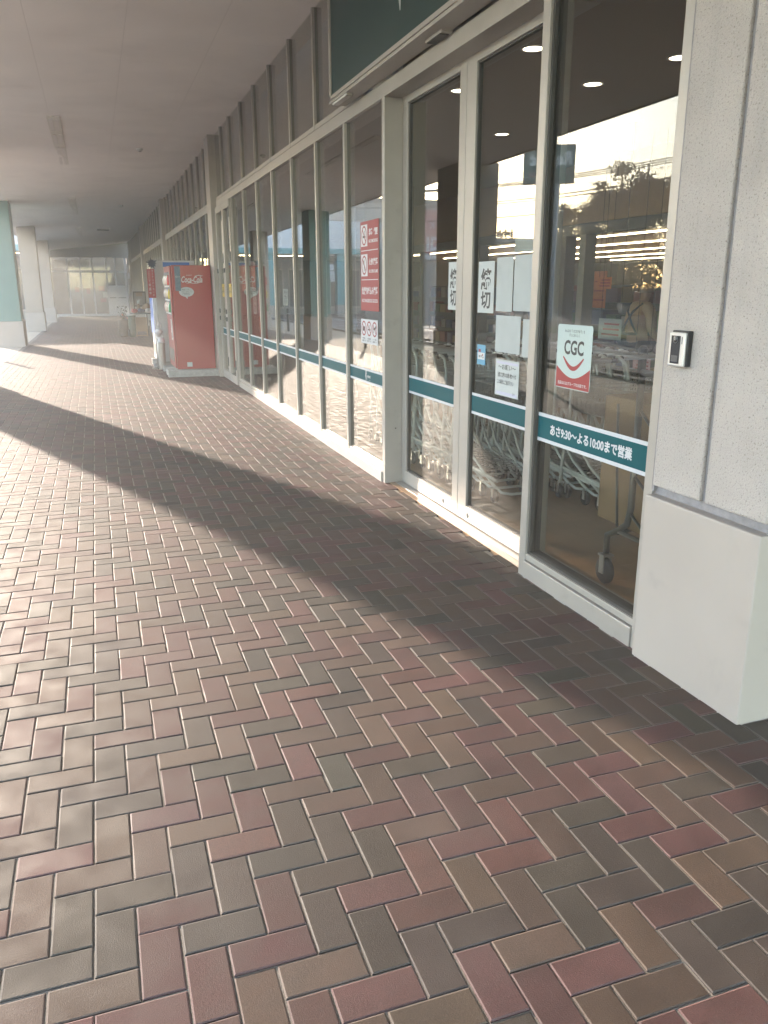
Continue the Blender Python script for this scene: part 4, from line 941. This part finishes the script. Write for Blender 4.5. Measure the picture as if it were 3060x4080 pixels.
for hand, s in ((18, 1), (22, -1)):
    for f_ in range(5):
        i = len(nodes); L_ = (.055, .07, .075, .07, .055)[f_]; off = (f_-2)*.016
        if f_ == 0: pts = [(.02, -.03*s, 0), (.05, -.045*s, -.01)]
        else: pts = [(.03, off*s, 0), (.03+L_*.55, off*s, -.012), (.03+L_, off*s, -.035)]
        prev = hand
        for p in pts:
            q = nodes[hand][0]; nodes.append(((q[0]+p[0], q[1]+p[1], q[2]+p[2]), .008)); ed.append((prev, len(nodes)-1)); prev = len(nodes)-1
skin_mesh('body', nodes, ed, MT['skin'], pe)
sub = lambda ids, add: [(nodes[i][0], tuple(np.array(nodes[i][1] if isinstance(nodes[i][1], tuple) else (nodes[i][1],)*2)+add)) for i in ids]
skin_mesh('shirt', sub([1, 2, 3, 15, 16, 19, 20], .014), [(0, 1), (1, 2), (2, 3), (3, 4), (2, 5), (5, 6)], MT['shirt'], pe)
skin_mesh('trousers', sub([0, 7, 8, 9, 11, 12, 13], .014), [(0, 1), (1, 2), (2, 3), (0, 4), (4, 5), (5, 6)], MT['denim'], pe)
b = MB()
for s in (-1, 1): b.tube([P_(-.03, .11*s, 1.33), P_(-.118, .05*s, 1.24), P_(-.128, -.06*s, 1.10), P_(-.115, -.13*s, 1.0)], .013, 6)
b.tube([P_(-.125, -.16, .99), P_(-.14, 0, .985), P_(-.125, .16, .99)], .016, 6); b.build('apron_straps', MT['denim'], pe, True)
MB().lathe([(.084, 0), (.088, .03), (.075, .07), (.03, .095), (0, .097)], P_(.078, 0, 1.45), 20).build('cap', MT['sack'], pe, True)

# ================================================================== OUTSIDE WORLD (seen mirrored in the glass)
mw = thing('mall_wing', 'pale mall wing with teal band and teal columns across the car park', 'building', (-6.8, 46, 0))
part('wall', MT['wallg'], mw, -11.6, -2.3, 49.0, 49.4, -.3, 3.3); part('fascia', MT['wallw'], mw, -11.7, -2.71, 43.4, 49.0, 3.42, 4.9)
part('band', MT['teal_band'], mw, -11.74, -2.71, 43.36, 43.398, 3.22, 3.5); part('soffit', MT['ceil'], mw, -11.7, -2.71, 43.41, 49.0, 3.34, 3.419)
b = MB()
for z in (3.9, 4.3, 4.6): b.box(-11.72, -2.72, 43.375, 43.399, z, z+.012)
b.build('panel_joint', MT['seam'], mw)
for x in (-8.55, -4.6, -11.5):
    c = part('column', MT['teal_band'], mw, x-.25, x+.25, 43.45, 43.95, .6, 3.33); part('column_base', MT['base'], mw, x-.27, x+.27, 43.43, 43.97, -.1, .6)
for x in (-10.8, -9.4, -7.4, -6.0, -3.6):
    f_ = part('window', MT['alu'], mw, x-.55, x+.55, 48.96, 48.999, .3, 2.6); part('window_glass', mat('window dark %d' % int(x*10), (.05, .055, .06), .08), f_, x-.48, x+.48, 48.945, 48.959, .4, 2.5)
t = thing('bus_stop', 'slim pole with two pale timetable boards by the car park', 'bus stop', (-7.9, 43.0, 0))
MB().tube([(-7.72, 42.9, -.06), (-7.72, 42.9, 2.7)], .035, 8).build('pole', MT['wallw'], t, True)
part('board', MT['paper'], t, -7.98, -7.48, 42.84, 42.87, 1.8, 2.35); part('round_sign', MT['wallw'], t, -7.93, -7.53, 42.84, 42.87, 2.40, 2.68)
# guard posts and wheel stops along the soil strip
for k, y in enumerate((11.2, 15.8, 20.25, 24.8, 29.3)):
    t = thing('guard_post', 'short dark guard post with a round cap on the soil strip, %s' % ('nearest', 'second', 'third', 'fourth', 'farthest')[k], 'bollard', (-2.35, y, -.02), 'guard posts along the soil strip')
    MB().lathe([(0, -.1), (.04, -.1), (.04, .72), (.05, .725), (.05, .75), (.035, .78), (0, .79)], (-2.35, y, 0), 14).build('post', MT['dkgrey'], t, True)
    part('collar', MT['chrome'], t, -2.405, -2.295, y-.055, y+.055, .60, .625, bevel=.01)
for k, y in enumerate((9.5, 12.1, 14.7, 17.3, 19.9, 22.5, 25.1, 27.7)):
    t = tag(MB().prism([(-.09, 0), (.09, 0), (.06, .11), (-.06, .11)], Matrix(((1, 0, 0, -4.75), (0, 0, -1, y+.9), (0, 1, 0, -.056), (0, 0, 0, 1))), 1.0).build('wheel_stop', MT['rubber'], bevel=.01), 'black rubber wheel stop in parking bay, %s from the shop' % ('first', 'second', 'third', 'fourth', 'fifth', 'sixth', 'seventh', 'eighth')[k], 'wheel stop', 'rubber wheel stops in the bays')
# red clad store
rs = thing('red_store', 'red clad store with yellow sign beyond the car park', 'building', (-24, 67, 0))
part('wall', MT['wallg'], rs, -26.2, -15.5, 64.9, 80, -.31, 8.0); part('roof', MT['roofd'], rs, -26.4, -15.3, 64.6, 80.2, 8.0, 8.35)
part('red_cladding', MT['bred'], rs, -25.6, -21.0, 64.75, 64.895, 4.2, 7.6); part('yellow_sign', MT['yellow'], rs, -24.2, -22.9, 64.6, 64.748, 5.7, 7.55); part('awning', MT['wallw'], rs, -25.6, -19.0, 63.8, 64.89, 3.7, 4.05)
text('lettering', 'コl', face_s(-22.5, 64.74, 4.95), 1.2, MT['white'], rs, 1.3, bold=.05); text('lettering', 'K', face_s(-22.3, 64.74, 6.4), .5, MT['white'], rs); text('lettering', '食\n品\n館', face_s(-23.55, 64.59, 6.6), 1.5, MT['bred'], rs, .4, bold=.03)
# optician-like store with roof letters
os_ = thing('letter_roof_store', 'dark flat store with the letters Ishim standing on its roof', 'building', (-27.5, 63, 0))
part('wall', MT['roofd'], os_, -31.5, -26.6, 62.4, 63.8, -.31, 5.1); part('parapet', MT['wallg'], os_, -31.6, -26.5, 62.3, 63.9, 5.1, 5.38); part('shop_window', mat('warm window', (.12, .09, .06), .2), os_, -31.0, -27.0, 62.36, 62.399, .2, 2.6)
text('roof_letters', 'Ishim', face_s(-27.5, 62.30, 5.74), .66, MT['black'], os_, 2.0, bold=.06)
b = MB()
for x in (-28.4, -27.9, -27.4, -26.9): b.box(x-.02, x+.02, 62.37, 62.42, 5.38, 5.9)
b.build('letter_posts', MT['black'], os_)
lb = thing('low_office', 'low dark grey building behind the pylon sign', 'building', (-31, 52, 0))
part('wall', MT['roofd'], lb, -31, -27.4, 50.5, 58, -.31, 4.1); part('roof', MT['wallg'], lb, -31.2, -27.2, 50.3, 58.2, 4.1, 4.4); part('window', MT['dark'], lb, -30.5, -28, 50.46, 50.499, 1.0, 2.8)
# pylon sign
py_ = thing('pylon_sign', 'tall green pylon sign with white lettering in the car park', 'sign', (-15.7, 34.7, 0))
A0, A1 = Vector((-16.78, 34.03, 0)), Vector((-14.60, 35.28, 0)); ux = (A1-A0).normalized(); nz_ = Vector((ux.y, -ux.x, 0))
def pyM(u, z, d=0): p = A0+ux*u+nz_*d; return Matrix(((ux.x, 0, nz_.x, p.x), (ux.y, 0, nz_.y, p.y), (0, 1, 0, z), (0, 0, 0, 1)))
Lw = (A1-A0).length
def pyp(nm, m, u0, u1, z0, z1, d0, d1): return MB().prism([(u0, z0), (u1, z0), (u1, z1), (u0, z1)], pyM(0, 0, d0), d1-d0).build(nm, m, py_)
pyp('sign_box', mat('pylon green', (.03, .12, .115), .4), 0, Lw, 6.12, 7.68, -.35, 0); pyp('sign_frame', MT['dkgrey'], -.03, Lw+.03, 6.06, 6.118, -.38, .03)
text('lettering', 'Reganet', pyM(Lw*.47, 7.02, .004), .72, mat('white sign letters', (.8, .8, .8), .5), py_, Lw*.84, bold=.05, shear=.15); text('lettering', '食彩館', pyM(Lw*.78, 6.45, .003), .2, MT['pink'], py_)
for u0, u1 in ((.62, .86), (1.66, 1.9)): pyp('leg', MT['wallw'], u0, u1, -.31, 6.06, -.28, -.06)
for z0, z1, m in ((5.0, 5.9, 'wallw'), (4.4, 4.75, 'bred'), (3.2, 3.9, 'vblue'), (2.2, 2.8, 'bred'), (1.2, 2.0, 'paper')): pyp('tenant_panel', MT[m], .862, 1.658, z0, z1, -.2, -.1)
# utility poles and wires
poles = [(-9.5, 70.0, 9.6), (-31.0, 41.5, 9.4), (-52, 20, 9.4)]
for k, (x, y, h) in enumerate(poles):
    t = thing('utility_pole', 'concrete utility pole with crossarms beyond the car park, %s' % ('by the mall wing', 'by the dark tree', 'farthest left')[k], 'utility pole', (x, y, -.3), 'utility poles carrying the wires')
    MB().tube([(x, y, -.4), (x, y, h)], [.17, .11], 12).build('mast', MT['conc'], t, True)
    for z in (h-.3, h-1.4): MB().box(x-.9, x+.9, y-.05, y+.05, z-.05, z+.05).build('crossarm', MT['dkgrey'], t)
for k, (dz, ox) in enumerate(((-.24, -.7), (-.24, .7), (-.24, 0), (-1.34, -.7), (-1.34, .7), (-2.3, 0))):
    b = MB()
    for (x0, y0, h0), (x1, y1, h1) in zip(poles[:-1], poles[1:]):
        b.tube([((x0+(x1-x0)*s)+ox, y0+(y1-y0)*s, h0+(h1-h0)*s+dz-1.1*4*s*(1-s)) for s in np.linspace(0, 1, 15)], .034, 5)
    tag(b.build('overhead_wire', MT['black']), 'black overhead wire, %s' % ('top left strand', 'top right strand', 'top middle strand', 'second tier left strand', 'second tier right strand', 'lowest strand')[k]+' between the utility poles', 'wire', 'overhead wires')
# trees
def tree(lab, x, y, h, r, m, nl, seed, low=.35, sparse=False):
    rd = random.Random(seed)
    t = thing('broadleaf_tree', lab, 'tree', (x, y, -.3), 'trees beyond the car park')
    b = MB(); b.tube([(x, y, -.35), (x+.1, y, h*.3), (x-.05, y+.1, h*.62), (x, y, h*.85)], [.05*h*.6, .04*h*.6, .022*h*.6, .008*h*.6], 9)
    cl = []; zc_, hz_ = (low+1)/2, (1-low)/2
    for k in range(46 if not sparse else 20):
        a = rd.uniform(0, 6.28); zz = rd.uniform(low+.05, .95); rr = r*math.sqrt(max(0.05, 1-((zz-zc_)/hz_)**2))*rd.uniform(.2, .88)**.6
        p = Vector((x+rr*math.cos(a), y+rr*math.sin(a), h*zz)); cl.append((p, rd.uniform(.6, 1.25)))
        q = Vector((x, y, h*max(.2, zz-.28))); b.tube([q, (q+p)/2+Vector((0, 0, .1)), p], [.012*h*.6, .008*h*.6, .003*h*.6], 6)
    b.build('trunk', MT['bark'], t, True)
    vs_ = []; fs_ = []
    for k in range(nl):
        c, wgt = rd.choice(cl); s = r*(.155 if not sparse else .17)*wgt
        p = c+Vector((max(-1.9, min(1.9, rd.gauss(0, 1)))*s, max(-1.9, min(1.9, rd.gauss(0, 1)))*s, max(-1.8, min(1.8, rd.gauss(0, 1)))*s*.75))
        a = rd.uniform(.05, .11)*(1.1 if sparse else 1); n1 = Vector((rd.gauss(0, 1), rd.gauss(0, 1), rd.gauss(0, 1))).normalized(); n2 = n1.orthogonal().normalized()
        o = len(vs_); vs_ += [p+n1*a, p+n2*a*.6, p-n1*a, p-n2*a*.6]; fs_.append((o, o+1, o+2, o+3))
    MB().add(vs_, fs_).build('crown', m, t)
tree('big round dark tree right of the pylon sign', -26.0, 38.4, 7.5, 3.6, MT['leaf'], 34000, 1, low=.02)
tree('second dark tree behind the parking bays, right of the round one', -30.5, 34.5, 7.3, 3.6, MT['leaf'], 26000, 2, low=.02)
tree('thin airy tree rising behind the dark ones', -25.6, 43.0, 8.5, 2.1, MT['leaf2'], 2600, 3, low=.35, sparse=True)
tree('loose bronze leaved tree beside the pylon sign', -22.3, 43.4, 6.1, 1.8, MT['leaf2'], 6500, 4, low=.1)
tree('bushy dark tree between the bronze tree and the round one', -23.8, 41.0, 6.7, 2.3, MT['leaf'], 15000, 5, low=.02)
tree('distant tree left of the letter roof store', -36, 64, 7.5, 3.0, MT['leaf'], 6000, 6)
tree('far dark tree at the end of the car park', -38, 30, 8.5, 4.5, MT['leaf'], 14000, 8, low=.05)

# ================================================================== VEILING GLARE (added volume)
hz = MB().box(-60, 45, -25, 96, -1.6, 14).build('glare_haze', bpy.data.materials.new('glare volume')); tag(hz, kind='stuff')  # scattering volume added to imitate lens glare and lift the dark ceiling
hm = hz.data.materials[0]; hm.use_nodes = True; n = hm.node_tree; n.nodes.clear()
ho = n.nodes.new('ShaderNodeOutputMaterial'); hv = n.nodes.new('ShaderNodeVolumePrincipled')
hv.inputs['Color'].default_value = (.93, .92, .91, 1); hv.inputs['Density'].default_value = .0064; hv.inputs['Anisotropy'].default_value = .15
n.links.new(hv.outputs[0], ho.inputs['Volume'])
